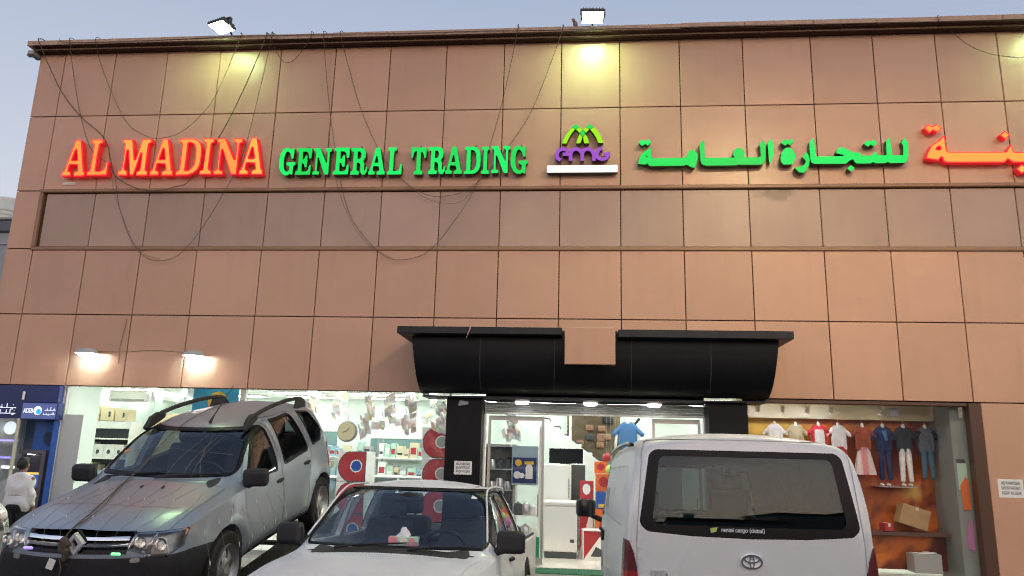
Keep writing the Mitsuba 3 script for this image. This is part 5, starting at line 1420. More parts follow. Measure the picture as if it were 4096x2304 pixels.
for s, h in zip((1, -1), hl):
    hb = du.add('headlight', outward((DB.solid(-.001) - DB.solid(.006)) ^ h, (0.2, 0, .7), .0), 'lamp_glass', True)
    du.add('reflector', (h ^ (DB.solid(0.075) - DB.solid(0.10))), 'alloy', 30, hb)
    ring = rpoly([(s * .50, .880), (s * .82, .865), (s * .83, .73), (s * .75, .665), (s * .63, .668), (s * .565, .715), (s * .455, .75)], .015)
    du.add('bezel', prism_x(ring.difference(ring.buffer(-.014)), .10, 1.2) ^ (DB.solid(.008) - DB.solid(.05)), 'chrome', 30, hb)
    div = LineString([(s * .655, .89), (s * .60, .70)]).buffer(.009)
    du.add('bezel', prism_x(div, .10, 1.2) ^ (DB.solid(.012) - DB.solid(.06)), 'chrome', 30, hb)
    for (yy, zz, rr) in ((.70, .775, .055), (.545, .805, .05)):
        xx = float(np.max(tri(prism_x(Point(s * yy, zz).buffer(.02), 0, 1.2) ^ outer).vertices[:, 0]))
        bowl = lathe([(0.0, -.05), (rr * .5, -.04), (rr * .9, -.012), (rr, 0.0), (rr * .95, .0), (rr * .8, -.02), (rr * .4, -.042), (0, -.048)], 20, 'x')
        bowl.apply_translation((xx - .025, s * yy, zz))
        du.add('lamp_bowl', bowl, 'chrome', 40, hb)
        g = trimesh.creation.icosphere(subdivisions=2, radius=rr * .35)
        g.apply_translation((xx - .045, s * yy, zz))
        du.add('bulb', g, 'white_gloss', True, hb)
    f = prism_x(rpoly([(s * .49, .645), (s * .57, .645), (s * .57, .683), (s * .50, .683)], .015), .2, 1.2)
    du.add('fog_lamp', f ^ (DB.solid(-.004) - DB.solid(.01)), 'alloy', 30, BK)
    wheel(du, WX0, s * .825, .34, .345, .22, s)
    wheel(du, WX1, s * .825, .34, .345, .22, s)
    side_mirror(du, -.73, s * .86, 1.09, s, .17, .15)
    du.add('mirror_stalk', hull([((-.72, s * .84, 1.0), .03), ((-.72, s * .93, 1.03), .03)]), 'plastic', 40)
    for hx, hz in ((-1.53, .90), (-2.41, .955)):
        du.add('door_handle', hull([((hx - .07, s * .885, hz), .018), ((hx + .07, s * .885, hz), .018), ((hx, s * .90, hz), .018)]), 'plastic', 40)
    rail = [(-1.20, s * .575, 1.50), (-1.30, s * .575, 1.585), (-1.48, s * .57, 1.635), (-1.9, s * .565, 1.69), (-2.5, s * .56, 1.72), (-2.95, s * .555, 1.705), (-3.10, s * .55, 1.655), (-3.18, s * .53, 1.55)]
    rp = catmull(rail, 5)
    R = du.add('roof_rail', tube(rp, 0.025, 10), 'plastic', True)
    for a, b in ((-1.22, -1.55), (-2.76, -3.12)):
        f = hull([((a, s * .575, 1.50 if b > -2 else 1.60), .024), ((a - .06, s * .57, 1.60 if b > -2 else 1.70), .022), ((b, s * .56, 1.635 if b > -2 else 1.64), .022), ((b, s * .56, 1.60 if b > -2 else 1.58), .024), (((a + b) / 2, s * .56, 1.64 if b > -2 else 1.70), .022)])
        du.add('rail_foot', f, 'plastic', 40, R)
    side = DB.solid(-.006) - DB.solid(.01)
    du.add('sill_trim', side ^ prism_y(sbox(-2.42, .27, -.56, .315), *sorted((s * .5, s * 1.2))), 'plastic', 28)
    tl = prism_x(rpoly([(s * .70, .78), (s * .95, .78), (s * .95, 1.10), (s * .72, 1.10)], .02), -3.8, -3.2)
    du.add('tail_light', tl ^ (DB.solid(-.006) - DB.solid(.01)), 'tail_red', 30)
for nz in (.10, -.12):
    g = hull([((-.22, nz + .1, 1.065), .012), ((-.25, nz + .1, 1.07), .008)])
    du.add('washer_nozzle', g, 'plastic', 40)
interior(du, -.62, -1.62, .42, .6, 2, 1.08, 1, .80)
du.add('cabin_floor', prism_z(sbox(-3.3, -.78, -.6, .78), .40, .455), 'cabin', 30)
du.add('underbody', man(cbox(-3.2, .55, -.68, .68, .15, .31, .04)), 'seal', 30)
mir = hull([((-1.20, -.10, 1.43), .03), ((-1.20, .10, 1.43), .03), ((-1.18, 0, 1.48), .015)])
du.add('interior_mirror', mir, 'plastic', 40)
wiper(du, (-.50, -.55, 1.10), (-.56, .05, 1.155))
wiper(du, (-.46, -.02, 1.115), (-.58, .58, 1.15))
du.add('antenna', tube([(-1.33, .12, 1.57), (-1.42, .12, 1.64), (-1.9, .12, 1.95)], [.02, .008, .004], 6), 'plastic', 40)
du.add('windscreen_sticker', outward((DB.solid(0.004) - DB.solid(0.0065)) ^ prism_x(affinity.rotate(sbox(-.64, 1.28, -.57, 1.31), 20), -1.3, -.3), C0, .2), 'amber', True)


def du_top(x, y):
    s = DB.section(min(max(x, -3.49), .85), 0, 0)
    k = len(s) - DB.NT - DB.NC - 1
    yy, zz = s[k:, 0][::-1], s[k:, 1][::-1]
    return float(np.interp(abs(y), yy, zz))


def on_top(x, y, lift=0.006):
    p = np.array([[x, y, du_top(x, y) + lift]])
    return (p[0] + np.array([DB.deform(p)[0, 0] - x, 0, 0])).tolist()


# rope from the grille over bonnet, windscreen and roof
rp = [[.80, -.03, .62], [.86, -.03, .74], [.86, -.035, .86]] + [on_top(x, y, .014) for x, y in ((.78, -.04), (.55, -.06), (.3, -.10), (0.0, -.18), (-.25, -.25), (-.42, -.28), (-.7, -.25), (-1.0, -.2), (-1.3, -.16), (-1.8, -.18), (-2.4, -.22), (-3.0, -.26))]
RO = obj('rope', mikit.ply(cat(tube(catmull(rp, 5), np.linspace(.0075, .0035, 5 * (len(rp) - 1) + 1), 6), tube(catmull([[p[0], p[1] + .03 + .02 * math.sin(i * 1.7), p[2]] for i, p in enumerate(rp)][3:9], 5), .0032, 6)), None, True, to_world=du.M), mat('rope', tinted((0.10, 0.075, 0.055), 0.3, 30), 0.9))
tag(RO, 'brown rope tied to the grille and run over the bonnet of the silver car', 'rope')
kn = hull([((.885, -.07, .84), .035), ((.885, -.09, .76), .03)]) + hull([((.88, -.05, .76), .03), ((.87, -.075, .68), .022)]) + hull([((.88, -.1, .80), .025), ((.88, -.04, .81), .025)])
obj('knot', mikit.ply(tri(kn.translate((0, .04, 0)).refine_to_length(.02)), None, 60, to_world=du.M), 'mat_rope', RO)
obj('knot_tail', mikit.ply(tube(catmull([(.88, -.07, .69), (.885, -.05, .6), (.87, -.08, .5), (.86, -.03, .42)], 5), .008, 5), None, True, to_world=du.M), 'mat_rope', RO)
tg = obj('luggage_tag', mikit.ply(rotz(rotx(cbox(.895, .90, -.16, -.10, .60, .69, .001), -.35, (.9, -.13, .65)), .1, (.9, -.13, .65)), None, to_world=du.M), M['paper'])
tag(tg, 'small white paper tag hanging from the rope at the silver car grille', 'tag')
# net of string lights draped over the car
sl = thing('string_light', 'net of fairy light wires with small bulbs draped over the silver car', 'lights')
wm, bm_ = [], []
for y in np.linspace(-.62, .66, 9):
    pts = []
    for x in (.80, .6, .35, .1, -.15, -.4):
        pts.append(on_top(x, y + .03 * math.sin(x * 7 + y * 9), .006))
    f = pts[0]
    pts = [[f[0] + .05, y + .02, .28], [f[0] + .07, y, .55], [f[0] + .05, y, f[2] - .06]] + pts
    wm.append(tube(catmull(pts, 4), .0016, 4))
    for k in (1, 4, 6):
        q = pts[k % len(pts)]
        if rnd.random() < .65:
            bm_.append(tri(hull([((q[0], q[1], q[2] + .004), .006), ((q[0] + .012, q[1] + .006, q[2] - .03), .005)], 6)))
for x in (.28, -.85):
    pts = [on_top(x + .02 * math.sin(y * 6), y, .007) for y in np.linspace(-.62, .62, 9)]
    wm.append(tube(catmull(pts, 4), .0016, 4))
for q in range(5):
    y0, y1 = rnd.uniform(-.3, .5), rnd.uniform(-.1, .68)
    wm.append(tube(catmull([on_top(-.45, y0), on_top(-.75, (y0 + y1) / 2 - .05, .01), on_top(-1.1, y1)], 5), .002, 4))
for q in range(7):
    a = rnd.uniform(-.2, .5)
    pts = [(.3 - .28 * q, .90, .80 + .03 * (q % 3)), (.35 - .3 * q, .985, .55), (.45 - .3 * q, 1.0, .25)]
    wm.append(tube(catmull(pts, 4), .0016, 4))
    for p in pts[:2]:
        bm_.append(tri(hull([((p[0], p[1] + .004, p[2]), .006), ((p[0] + .005, p[1] + .01, p[2] - .035), .005)], 6)))
obj('wire', mikit.ply(cat(*wm), None, True, to_world=du.M), mat('fairy_wire', (0.2, 0.19, 0.18), 0.6), sl)
mat('fairy_bulb', (0.55, 0.56, 0.5), 0.2)
for b in bm_:
    obj('bulb', mikit.ply(b, None, 40, to_world=du.M), 'mat_fairy_bulb', sl)
for p, c, nm in (((.885, .43, .745), (0.02, 0.9, 0.2), 'green'), ((.87, -.36, .765), (0.2, 0.1, 0.95), 'violet')):
    b = hull([((p[0], p[1] - .03, p[2]), .014), ((p[0], p[1] + .03, p[2]), .014)], 8)
    obj('lit_bulb', mikit.ply(tri(b), None, 40, to_world=du.M), M['lens'], sl, emitter=glow(c))
# the ramp it stands on: two sloping steel tracks on frames
rampA, rampB = du.at((.55, 0, 0)), du.at((-3.5, 0, 0))
rm = thing('display_ramp', 'dark steel ramp holding the silver car nose down', 'ramp')
for s in (1, -1):
    obj('track', mikit.ply(cbox(-3.55, .6, s * .79 - .19, s * .79 + .19, -.05, -.006, .006), None, to_world=du.M), M['black_matt'], rm)
    obj('side_rail', mikit.ply(cbox(-3.55, .6, s * .985 - .02, s * .985 + .02, -.055, .10, .006), None, to_world=du.M), M['black_matt'], rm)
    for x in (.3, -1.0, -2.2, -3.4):
        t = du.at((x, s * .79, -.055))
        g = float(ground_z(t[1]))
        if t[2] - g > 0.03:
            obj('leg', bx(t[0] - .05, t[0] + .05, t[1] - .05, t[1] + .05, g, t[2] - .012), M['dark_grey'], rm)
tr = [du.at((x, .985, -.052)) for x in (.55, -3.5)]
for k, yy in enumerate((.982, -.985)):
    a, b = du.at((.55, yy, -.052)), du.at((-3.5, yy, -.052))
    sk = trimesh.Trimesh([a, b, (b[0], b[1], float(ground_z(b[1]))), (a[0], a[1], float(ground_z(a[1])))], [(0, 1, 2), (0, 2, 3), (2, 1, 0), (3, 2, 0)], process=False)
    obj('skirt', sk, M['black_matt'], rm)  # black side sheet, added so the space under the car goes dark
for x in (-.9, -2.3, -3.3):
    obj('cross_beam', mikit.ply(bx(x - .04, x + .04, -.59, .59, -.05, -.01), None, to_world=du.M), M['dark_grey'], rm)
# chocks
for x in (.30, -.56):
    obj('wheel_stop', mikit.ply(cbox(x - .05, x + .05, .66, .92, -.005, .10, .02), None, to_world=du.M), M['dark_grey'], rm)
# ------------------------------------------------------------------ white pickup, nose to the camera
PU = thing('parked_pickup', 'white double cab pickup parked nose to the viewer between the silver car and the van', 'pickup')
pu = Car(PU, (-1.525, 5.705, 1.89 - 1.735), -92.3, 1.8)


def pu_bow(V):
    x, y, z = V[:, 0], V[:, 1], V[:, 2]
    w = sstep(-1.6, 0.5, x)
    lean = np.clip((z - 0.55) / 0.4, 0, 1) ** 1.5 * 0.06 * sstep(0.3, 0.8, x)
    return -w * (0.10 + 0.05 * sstep(0.2, 0.8, x)) * (np.abs(y) / 0.85) ** 2 - lean


pu_st = [(0.82, .36, .60, .76, .6, .70, .78, .60, .86), (0.7, .34, .66, .82, .62, .76, .83, .66, .905), (0.3, .33, .72, .86, .66, .80, .885, .70, .97), (0.0, .33, .74, .865, .68, .815, .92, .72, 1.0), (-.36, .33, .75, .87, .7, .835, .945, .765, 1.0), (-.44, .33, .75, .87, .7, .835, .955, .765, 1.015),
         (-.80, .33, .75, .87, .7, .835, .985, .72, 1.29), (-1.10, .33, .75, .87, .7, .835, 1.0, .68, 1.49), (-1.22, .33, .75, .87, .7, .83, 1.0, .665, 1.535), (-1.6, .33, .75, .87, .7, .83, 1.015, .63, 1.56), (-2.1, .33, .75, .87, .7, .83, 1.02, .625, 1.55), (-2.30, .33, .75, .87, .7, .83, 1.02, .625, 1.51),
         (-2.42, .34, .75, .865, .7, .83, 1.0, .66, 1.25), (-2.52, .36, .74, .86, .7, .82, .98, .70, 1.04)]
PB = Body(pu_st, rc=0.055, bulge=0.02, bow=pu_bow, arches=((0.0, .36, .40, .03),), nose_r=0.06, tail_r=0.05)
outer = PB.solid()
cabin = PB.solid(0.05, x0=-2.44, x1=-.52) ^ prism_y(sbox(-2.5, .5, -.58, 1.7), -1, 1)
shell = outer - cabin
for s in (-1.2, .54):
    shell -= prism_y(Point(0, .36).buffer(.41, quad_segs=10), s, s + .66)
C0 = (-1.4, 0, .95)
ws = window(prism_x, [(-.765, 1.03), (.765, 1.03), (.645, 1.485), (-.645, 1.485)], -1.5, -.2, .04, .007, .010)
wins = [('windscreen', *ws, 'glass_clear'), ('rear_window', *window(prism_x, [(-.58, 1.12), (.58, 1.12), (.53, 1.45), (-.53, 1.45)], -2.8, -2.2, .04, .012, .012), 'pane')]
for s in (1, -1):
    y0, y1 = sorted((s * .35, s * 1.2))
    for pts in ([(-.66, 1.035), (-1.13, 1.44), (-1.43, 1.475), (-1.43, 1.03)], [(-1.52, 1.03), (-1.52, 1.478), (-2.08, 1.47), (-2.20, 1.04)]):
        wins.append(('side_window', *window(prism_y, pts, y0, y1, .03, .016, .006), 'glass_clear'))
shell = cut_windows(pu, PB, shell, wins, C0)
gl = [(prism_z, rpoly([(.95, -.66), (.95, .66), (.3, .70), (-.40, .745), (-.40, -.745), (.3, -.70)], .02), .78, 1.2, .009)]
for s in (1, -1):
    y0, y1 = sorted((s * .45, s * 1.2))
    gl.append((prism_y, rpoly([(-.52, .42), (-.54, .99), (-1.09, 1.475), (-1.47, 1.51), (-1.475, .42)], .05), y0, y1, .008))
    gl.append((prism_y, rpoly([(-1.485, .42), (-1.48, 1.515), (-2.12, 1.505), (-2.26, 1.0), (-2.25, .42)], .05), y0, y1, .008))
shell -= groove(PB, gl)
grille = prism_x(rpoly([(-.42, .62), (.42, .62), (.44, .80), (-.44, .80)], .02), .3, 1.2)
hl = [prism_x(rpoly([(s * .46, .62), (s * .80, .64), (s * .80, .79), (s * .47, .81)], .02), .15, 1.2) for s in (1, -1)]
bump = prism_x(sbox(-1, .1, 1, .56), .40, 1.3)
cuts = (grille + hl[0] + hl[1]) - PB.solid(.09)
pu.add('body', shell - cuts - bump, 'pickup_white', 24)
bk = pu.add('bumper', (PB.solid(-.02) - PB.solid(.08)) ^ prism_x(sbox(-1, .32, 1, .555), .42, 1.3), 'plastic', 30)
pu.add('grille_back', grille ^ (PB.solid(.05) - PB.solid(.085)), 'seal', 30)
for k in range(4):
    pu.add('grille_bar', prism_x(sbox(-.42, .645 + .045 * k, .42, .66 + .045 * k), .3, 1.2) ^ (PB.solid(.005) - PB.solid(.04)), 'chrome', 30, bk)
for s, h in zip((1, -1), hl):
    hb = pu.add('headlight', outward((PB.solid(-.001) - PB.solid(.006)) ^ h, (.2, 0, .6), .0), 'lamp_glass', True)
    pu.add('reflector', h ^ (PB.solid(.06) - PB.solid(.088)), 'chrome', 30, hb)
    wheel(pu, 0.0, s * .74, .36, .36, .22, s, 'steel')
    wheel(pu, -2.95, s * .74, .36, .36, .22, s, 'steel')
    side_mirror(pu, -.72, s * .87, 1.09, s, .14, .15)
    for hx in (-1.36, -2.15):
        pu.add('door_handle', hull([((hx - .07, s * .865, .90), .016), ((hx + .07, s * .865, .90), .016), ((hx, s * .88, .90), .016)]), 'plastic', 40)
    pu.add('roof_gutter', tube(catmull([(-.62, s * .755, 1.09), (-.9, s * .70, 1.30), (-1.12, s * .655, 1.455), (-1.4, s * .647, 1.505), (-2.1, s * .64, 1.50), (-2.3, s * .64, 1.45)], 6), .009, 6), 'pickup_white', True)
interior(pu, -.60, -1.52, .36, .6, 2, 1.01, 1, .72)
pu.add('cabin_floor', prism_z(sbox(-2.4, -.74, -.58, .74), .42, .48), 'cabin', 30)
pu.add('parcel_shelf', hull([((x, y, .98), .02) for x in (-2.2, -2.38) for y in (-.6, .6)]), 'cabin', 30)
mir = hull([((-1.02, -.13, 1.395), .03), ((-1.02, .09, 1.395), .03), ((-1.0, -.02, 1.44), .012)])
pu.add('interior_mirror', mir, 'plastic', 40)
wiper(pu, (-.42, -.45, 1.015), (-.50, .12, 1.065))
wiper(pu, (-.42, .15, 1.02), (-.52, .68, 1.055))
pu.add('cowl_panel', (PB.solid(-.004) - PB.solid(.01)) ^ prism_x(rpoly([(-.70, .985), (.70, .985), (.72, 1.028), (-.72, 1.028)], .01), -.47, -.30), 'plastic', 30)
pu.add('registration_sticker', outward((PB.solid(.004) - PB.solid(.0065)) ^ prism_x(sbox(.53, 1.41, .58, 1.45), -1.3, -.3), C0, .2), 'paper', True)
# load bed
bed = man(cbox(-3.95, -2.60, -.83, .83, .48, .97, .03)) - man(bx(-3.89, -2.66, -.76, .76, .56, 1.2))
bed -= prism_y(Point(-2.95, .36).buffer(.42, quad_segs=10), -1, 1)
pu.add('load_bed', bed, 'pickup_white', 30)
pu.add('bed_rail', tube([(-2.62, .795, .965), (-3.9, .795, .965)], .018, 8), 'plastic', 40)
pu.add('bed_rail', tube([(-2.62, -.795, .965), (-3.9, -.795, .965)], .018, 8), 'plastic', 40)
for s in (1, -1):
    pu.add('tail_light', rbox(-3.98, -3.9, s * .76 - .06, s * .76 + .06, .62, .9, .02), 'tail_red', 40)
# tissue box on the dashboard
tb = thing('tissue_box', 'pastel green and pink tissue box on the dashboard of the white pickup', 'tissue box')


def tissue_print(p, n, uv):
    v = fbm(p.x * 14, p.y * 14, p.z * 18, 2)
    c = mix((0.35, 0.6, 0.52), (0.7, 0.25, 0.28), smoothstep(.5, .56, v))
    return mix(c, (0.75, 0.72, 0.6), smoothstep(.38, .34, v))


mat('tissue_print', proc(tissue_print), .5)
obj('box', mikit.ply(rotz(cbox(-.66, -.54, -.05, .19, 1.02, 1.105, .004), .15, (-.6, .07, 1)), None, to_world=pu.M), 'mat_tissue_print', tb)
P, F = [], []
for i in range(7):
    for j in range(16):
        f = i / 6
        a = 2 * PI * j / 16
        rr = .055 * (1 - .75 * f) * (1 + .35 * math.sin(a * 3 + i))
        P.append((-.6 + rr * .5 * math.cos(a), .07 + rr * math.sin(a), 1.105 + .075 * f))
for i in range(6):
    for j in range(16):
        a, b = i * 16 + j, i * 16 + (j + 1) % 16
        F += [(a, b, b + 16), (a, b + 16, a + 16)]
obj('tissue', mikit.ply(trimesh.Trimesh(P, F, process=False), None, True, to_world=pu.M), M['paper'], tb)
# ------------------------------------------------------------------ white van seen from behind
VA = thing('parked_van', 'white van seen from behind with a large dark rear window, parked before the entrance', 'van')
va = Car(VA, (1.184, 5.622, 1.89 - 1.633), 91.0, -1.5)


def va_bow(V):
    x, y, z = V[:, 0], V[:, 1], V[:, 2]
    t = 1 - sstep(0.0, 1.3, x)
    w = sstep(3.2, 4.5, x)
    return t * (0.02 * np.clip(z - 1.02, 0, 2) + 0.14 * np.clip(z - 1.12, 0, 2) ** 2 + 0.035 * (np.abs(y) / 0.85) ** 4 + 0.06 * np.clip(.6 - z, 0, 1)) - w * .14 * (np.abs(y) / .85) ** 2


va_st = [(0.0, .32, .80, .868, .80, .852, 1.12, .745, 1.835), (.35, .30, .82, .878, .80, .858, 1.12, .748, 1.87), (1.2, .30, .82, .88, .8, .86, 1.12, .74, 1.90), (2.8, .30, .82, .88, .8, .86, 1.12, .74, 1.90), (3.5, .30, .82, .88, .8, .86, 1.12, .73, 1.87), (3.85, .30, .82, .875, .8, .855, 1.11, .71, 1.80),
         (4.25, .29, .80, .85, .78, .83, 1.08, .72, 1.42), (4.52, .29, .78, .84, .72, .80, 1.0, .73, 1.13), (4.64, .29, .76, .82, .68, .76, .92, .68, 1.0), (4.72, .30, .70, .78, .62, .70, .82, .62, .88)]
VB = Body(va_st, rc=0.10, bulge=0.025, bow=va_bow, nose_r=.07, tail_r=.035, step=.07)
outer = VB.solid()
cabin = VB.solid(.05, x0=.10, x1=4.35) ^ prism_y(sbox(.05, .55, 4.4, 2), -1, 1)
shell = outer - cabin
for wx in (.95, 3.52):
    for s in (-1.2, .54):
        shell -= prism_y(Point(wx, .34).buffer(.39, quad_segs=10), s, s + .66)
C0 = (2.0, 0, 1.0)
rw = Polygon([(-.765, 1.20), (-.71, 1.15), (-.4, 1.128), (0, 1.12), (.4, 1.128), (.71, 1.15), (.765, 1.20), (.685, 1.69), (.64, 1.725), (-.64, 1.725), (-.685, 1.69)])
rw = rw.buffer(-.06, join_style=1).buffer(.06, join_style=1, quad_segs=8)
rin = Polygon([(-.675, 1.20), (.675, 1.20), (.61, 1.68), (-.61, 1.68)]).buffer(-.05).buffer(.05, quad_segs=6)
wins = [('windscreen', *window(prism_x, [(-.68, 1.14), (.68, 1.14), (.62, 1.70), (-.62, 1.70)], 3.6, 4.8, .05, .02, .03), 'glass_clear')]
for s in (1, -1):
    y0, y1 = sorted((s * .35, s * 1.2))
    wins.append(('side_window', *window(prism_y, [(3.2, 1.14), (4.12, 1.14), (3.84, 1.62), (3.2, 1.64)], y0, y1, .05, .02, .01), 'glass_clear'))
shell = cut_windows(va, VB, shell, wins, C0)
cutters = None
for w_ in wins:
    cutters = w_[1] if cutters is None else cutters + w_[1]
va.add('cabin_lining', ((VB.solid(.052) - VB.solid(.058)) ^ cabin) - cutters - prism_x(rw, -.3, .9), 'cabin', 25)
cut = prism_x(rw, -.3, .9)
shell -= cut
skin = VB.solid(.004) - VB.solid(.010)
k = va.add('rear_window', outward(skin ^ prism_x(rin.buffer(.01), -.3, .9), C0, .15), 'glass_dark', True)
tag(k, 'dark tinted rear window reflecting the dusk sky')
va.add('window_surround', (VB.solid(-.001) - VB.solid(.008)) ^ prism_x(rw.difference(rin), -.3, .9), 'seal', 25, k)
gl = []
tg = rpoly([(-.785, .46), (.785, .46), (.785, 1.1), (.735, 1.72), (.69, 1.80), (-.69, 1.80), (-.735, 1.72), (-.785, 1.1)], .05)
gl.append((prism_x, tg, -.3, .8, .008))
for s in (1, -1):
    y0, y1 = sorted((s * .45, s * 1.2))
    gl.append((prism_y, rpoly([(2.05, .42), (3.12, .42), (3.12, 1.72), (2.05, 1.73)], .06), y0, y1, .008))
    gl.append((prism_y, rpoly([(3.15, .42), (4.2, .42), (4.24, 1.08), (3.88, 1.70), (3.15, 1.73)], .06), y0, y1, .008))
    gl.append((prism_y, rpoly([(.45, 1.16), (1.85, 1.16), (1.85, 1.62), (.5, 1.60)], .08), y0, y1, .010))
    gl.append((prism_y, rpoly([(2.12, 1.16), (3.04, 1.16), (3.04, 1.62), (2.12, 1.62)], .08), y0, y1, .010))
shell -= groove(VB, gl)
tl = []
for s in (1, -1):
    tl.append(prism_x(rpoly([(s * .95, 1.10), (s * .84, 1.085), (s * .805, 1.0), (s * .785, .9), (s * .775, .80), (s * .78, .58), (s * .95, .56)], .012), -.3, .20))
lamp = tl[0] + tl[1]
shell -= lamp ^ (VB.solid(-.05) - VB.solid(.02))
va.add('body', shell, 'van_white', 24)
for s, t in zip((1, -1), tl):
    sk = VB.solid(-.010) - VB.solid(.012)
    L = va.add('tail_light', t ^ sk ^ prism_z(sbox(-1, -1.2, 1, 1.2), .885, 1.2), 'tail_dark', 30)
    va.add('brake_lens', t ^ sk ^ prism_z(sbox(-1, -1.2, 1, 1.2), .70, .883), 'tail_red', 30, L)
    va.add('reverse_lens', t ^ sk ^ prism_z(sbox(-1, -1.2, 1, 1.2), .5, .698), 'alloy', 30, L)
    for wx in (.95, 3.52):
        wheel(va, wx, s * .74, .335, .335, .2, s, 'steel')
    va.add('roof_gutter', tube(catmull([(.42, s * .79, 1.77), (.9, s * .785, 1.80), (2.0, s * .785, 1.81), (3.2, s * .78, 1.79), (3.75, s * .745, 1.715), (4.1, s * .76, 1.46), (4.4, s * .77, 1.17)], 6), .013, 6), 'van_white', True)
    va.add('gutter_shadow_strip', tube(catmull([(.40, s * .797, 1.755), (.9, s * .797, 1.783), (2.0, s * .797, 1.793), (3.2, s * .792, 1.773)], 6), .006, 6), 'seal', True)
    va.add('gutter_end', hull([((.36, s * .78, 1.765), .014), ((.46, s * .79, 1.775), .014)]), 'seal', 40)
    side_mirror(va, 4.1, s * .97, 1.16, s, .15, .20)
    va.add('door_handle', hull([((3.28, s * .888, .96), .018), ((3.45, s * .892, .96), .018)]), 'plastic', 40)
    va.add('door_handle', hull([((2.95, s * .886, .96), .02), ((3.06, s * .896, .93), .02), ((2.97, s * .893, .88), .016)]), 'plastic', 40)
    va.add('side_vent', (VB.solid(-.004) - VB.solid(.004)) ^ prism_y(sbox(2.45, 1.22, 2.95, 1.42), *sorted((s * .5, s * 1.2))), 'grey_paint', 30)
    va.add('rub_strip', (VB.solid(-.006) - VB.solid(.01)) ^ prism_y(sbox(.2, .50, 4.3, .55), *sorted((s * .5, s * 1.2))), 'van_white', 30)
bk = va.add('bumper', (VB.solid(-.055) - VB.solid(.02)) ^ prism_x(sbox(-1, .31, 1, .52), -.4, .35), 'van_white', 30)
# oval emblem: three ellipses
def oval(cy, cz, a, b, w):
    e = affinity.translate(affinity.scale(Point(0, 0).buffer(1, quad_segs=12), a, b), cy, cz)
    i_ = affinity.translate(affinity.scale(Point(0, 0).buffer(1, quad_segs=12), a - w, b - w), cy, cz)
    return e.difference(i_)


em = unary_union([oval(0, .972, .074, .049, .012), oval(0, .990, .052, .026, .009), oval(0, .970, .019, .042, .009)])
va.add('emblem', prism_x(em, -.022, .02), 'chrome', 20)
for k, ch in enumerate('TOYOTA'):
    tm = meshkit.text_mesh(ch, .034, .004, True)
    v = tm.vertices
    w = tm.bounds[1][0]
    q = np.stack([np.full(len(v), -.004) - v[:, 2] * 1.0, .695 - .021 * k - v[:, 0] * .016 / max(w, .01), v[:, 1] + .855], -1)
    va.add('letter', trimesh.Trimesh(q, tm.faces[:, ::-1], process=False), 'chrome', False)
for k, ch in enumerate('HIACE'):
    tm = meshkit.text_mesh(ch, .034, .004, True)
    v = tm.vertices
    w = tm.bounds[1][0]
    q = np.stack([np.full(len(v), -.004) - v[:, 2], -.52 - .026 * k - v[:, 0] * .02 / max(w, .01), v[:, 1] + .855], -1)
# web address strip along the foot of the window
tm = meshkit.text_mesh('rentel cargo (dubai)', .026, .001, True)
v = tm.vertices
q = np.stack([np.full(len(v), .060), .20 - v[:, 0] * .9, v[:, 1] + 1.165], -1)
q[:, 0] = .02 * (q[:, 2] - 1.02) - .012 - v[:, 2]
va.add('window_lettering', trimesh.Trimesh(q, tm.faces[:, ::-1], process=False), 'paper', False)
va.add('window_badge', prism_x(Polygon([(.235, 1.165), (.27, 1.155), (.275, 1.185), (.25, 1.19), (.225, 1.195)]), -.016, .002), 'lime', False)
va.add('cargo_floor', prism_z(sbox(.12, -.78, 4.3, .78), .50, .56), 'cabin', 30)
for r_, (xs, n_) in enumerate(((3.2, 3),)):
    for j in range(n_):
        y = (-.5, 0.0, .5)[j]
        if r_ == 0 and j == 1:
            continue
        s_ = hull([((xs + .4, y - .19, .95), .06), ((xs + .4, y + .19, .95), .06), ((xs, y - .19, .92), .06), ((xs, y + .19, .92), .06)])
        b_ = hull([((xs, y - .18, .98), .06), ((xs, y + .18, .98), .06), ((xs - .12, y - .17, 1.38), .055), ((xs - .12, y + .17, 1.38), .055)])
        h_ = hull([((xs - .14, y - .09, 1.48), .045), ((xs - .14, y + .09, 1.48), .045), ((xs - .15, y - .08, 1.56), .04), ((xs - .15, y + .08, 1.56), .04)])
        S = va.add('seat', tri(s_ + b_), 'black_matt', 50)
        va.add('headrest', h_, 'black_matt', 50, S)
va.add('dashboard', hull([((x, y, z), .06) for x in (4.05, 4.3) for y in (-.65, .65) for z in (.8, 1.05)]), 'cabin', 40)
# ------------------------------------------------------------------ white saloon at the left edge, only its bonnet in view
SE = thing('parked_saloon', 'white car cut off by the left edge of the photo behind the silver car', 'car')
se = Car(SE, (-7.8, 8.6, float(ground_z(8.6)) + .02), -30.0, 1.5)


def se_bow(V):
    x, y, z = V[:, 0], V[:, 1], V[:, 2]
    return -sstep(-1.6, .6, x) * (.14 + .14 * sstep(.2, .9, x)) * (np.abs(y) / .85) ** 2.2 + (1 - sstep(-3.6, -3.0, x)) * .12 * (y / .85) ** 2


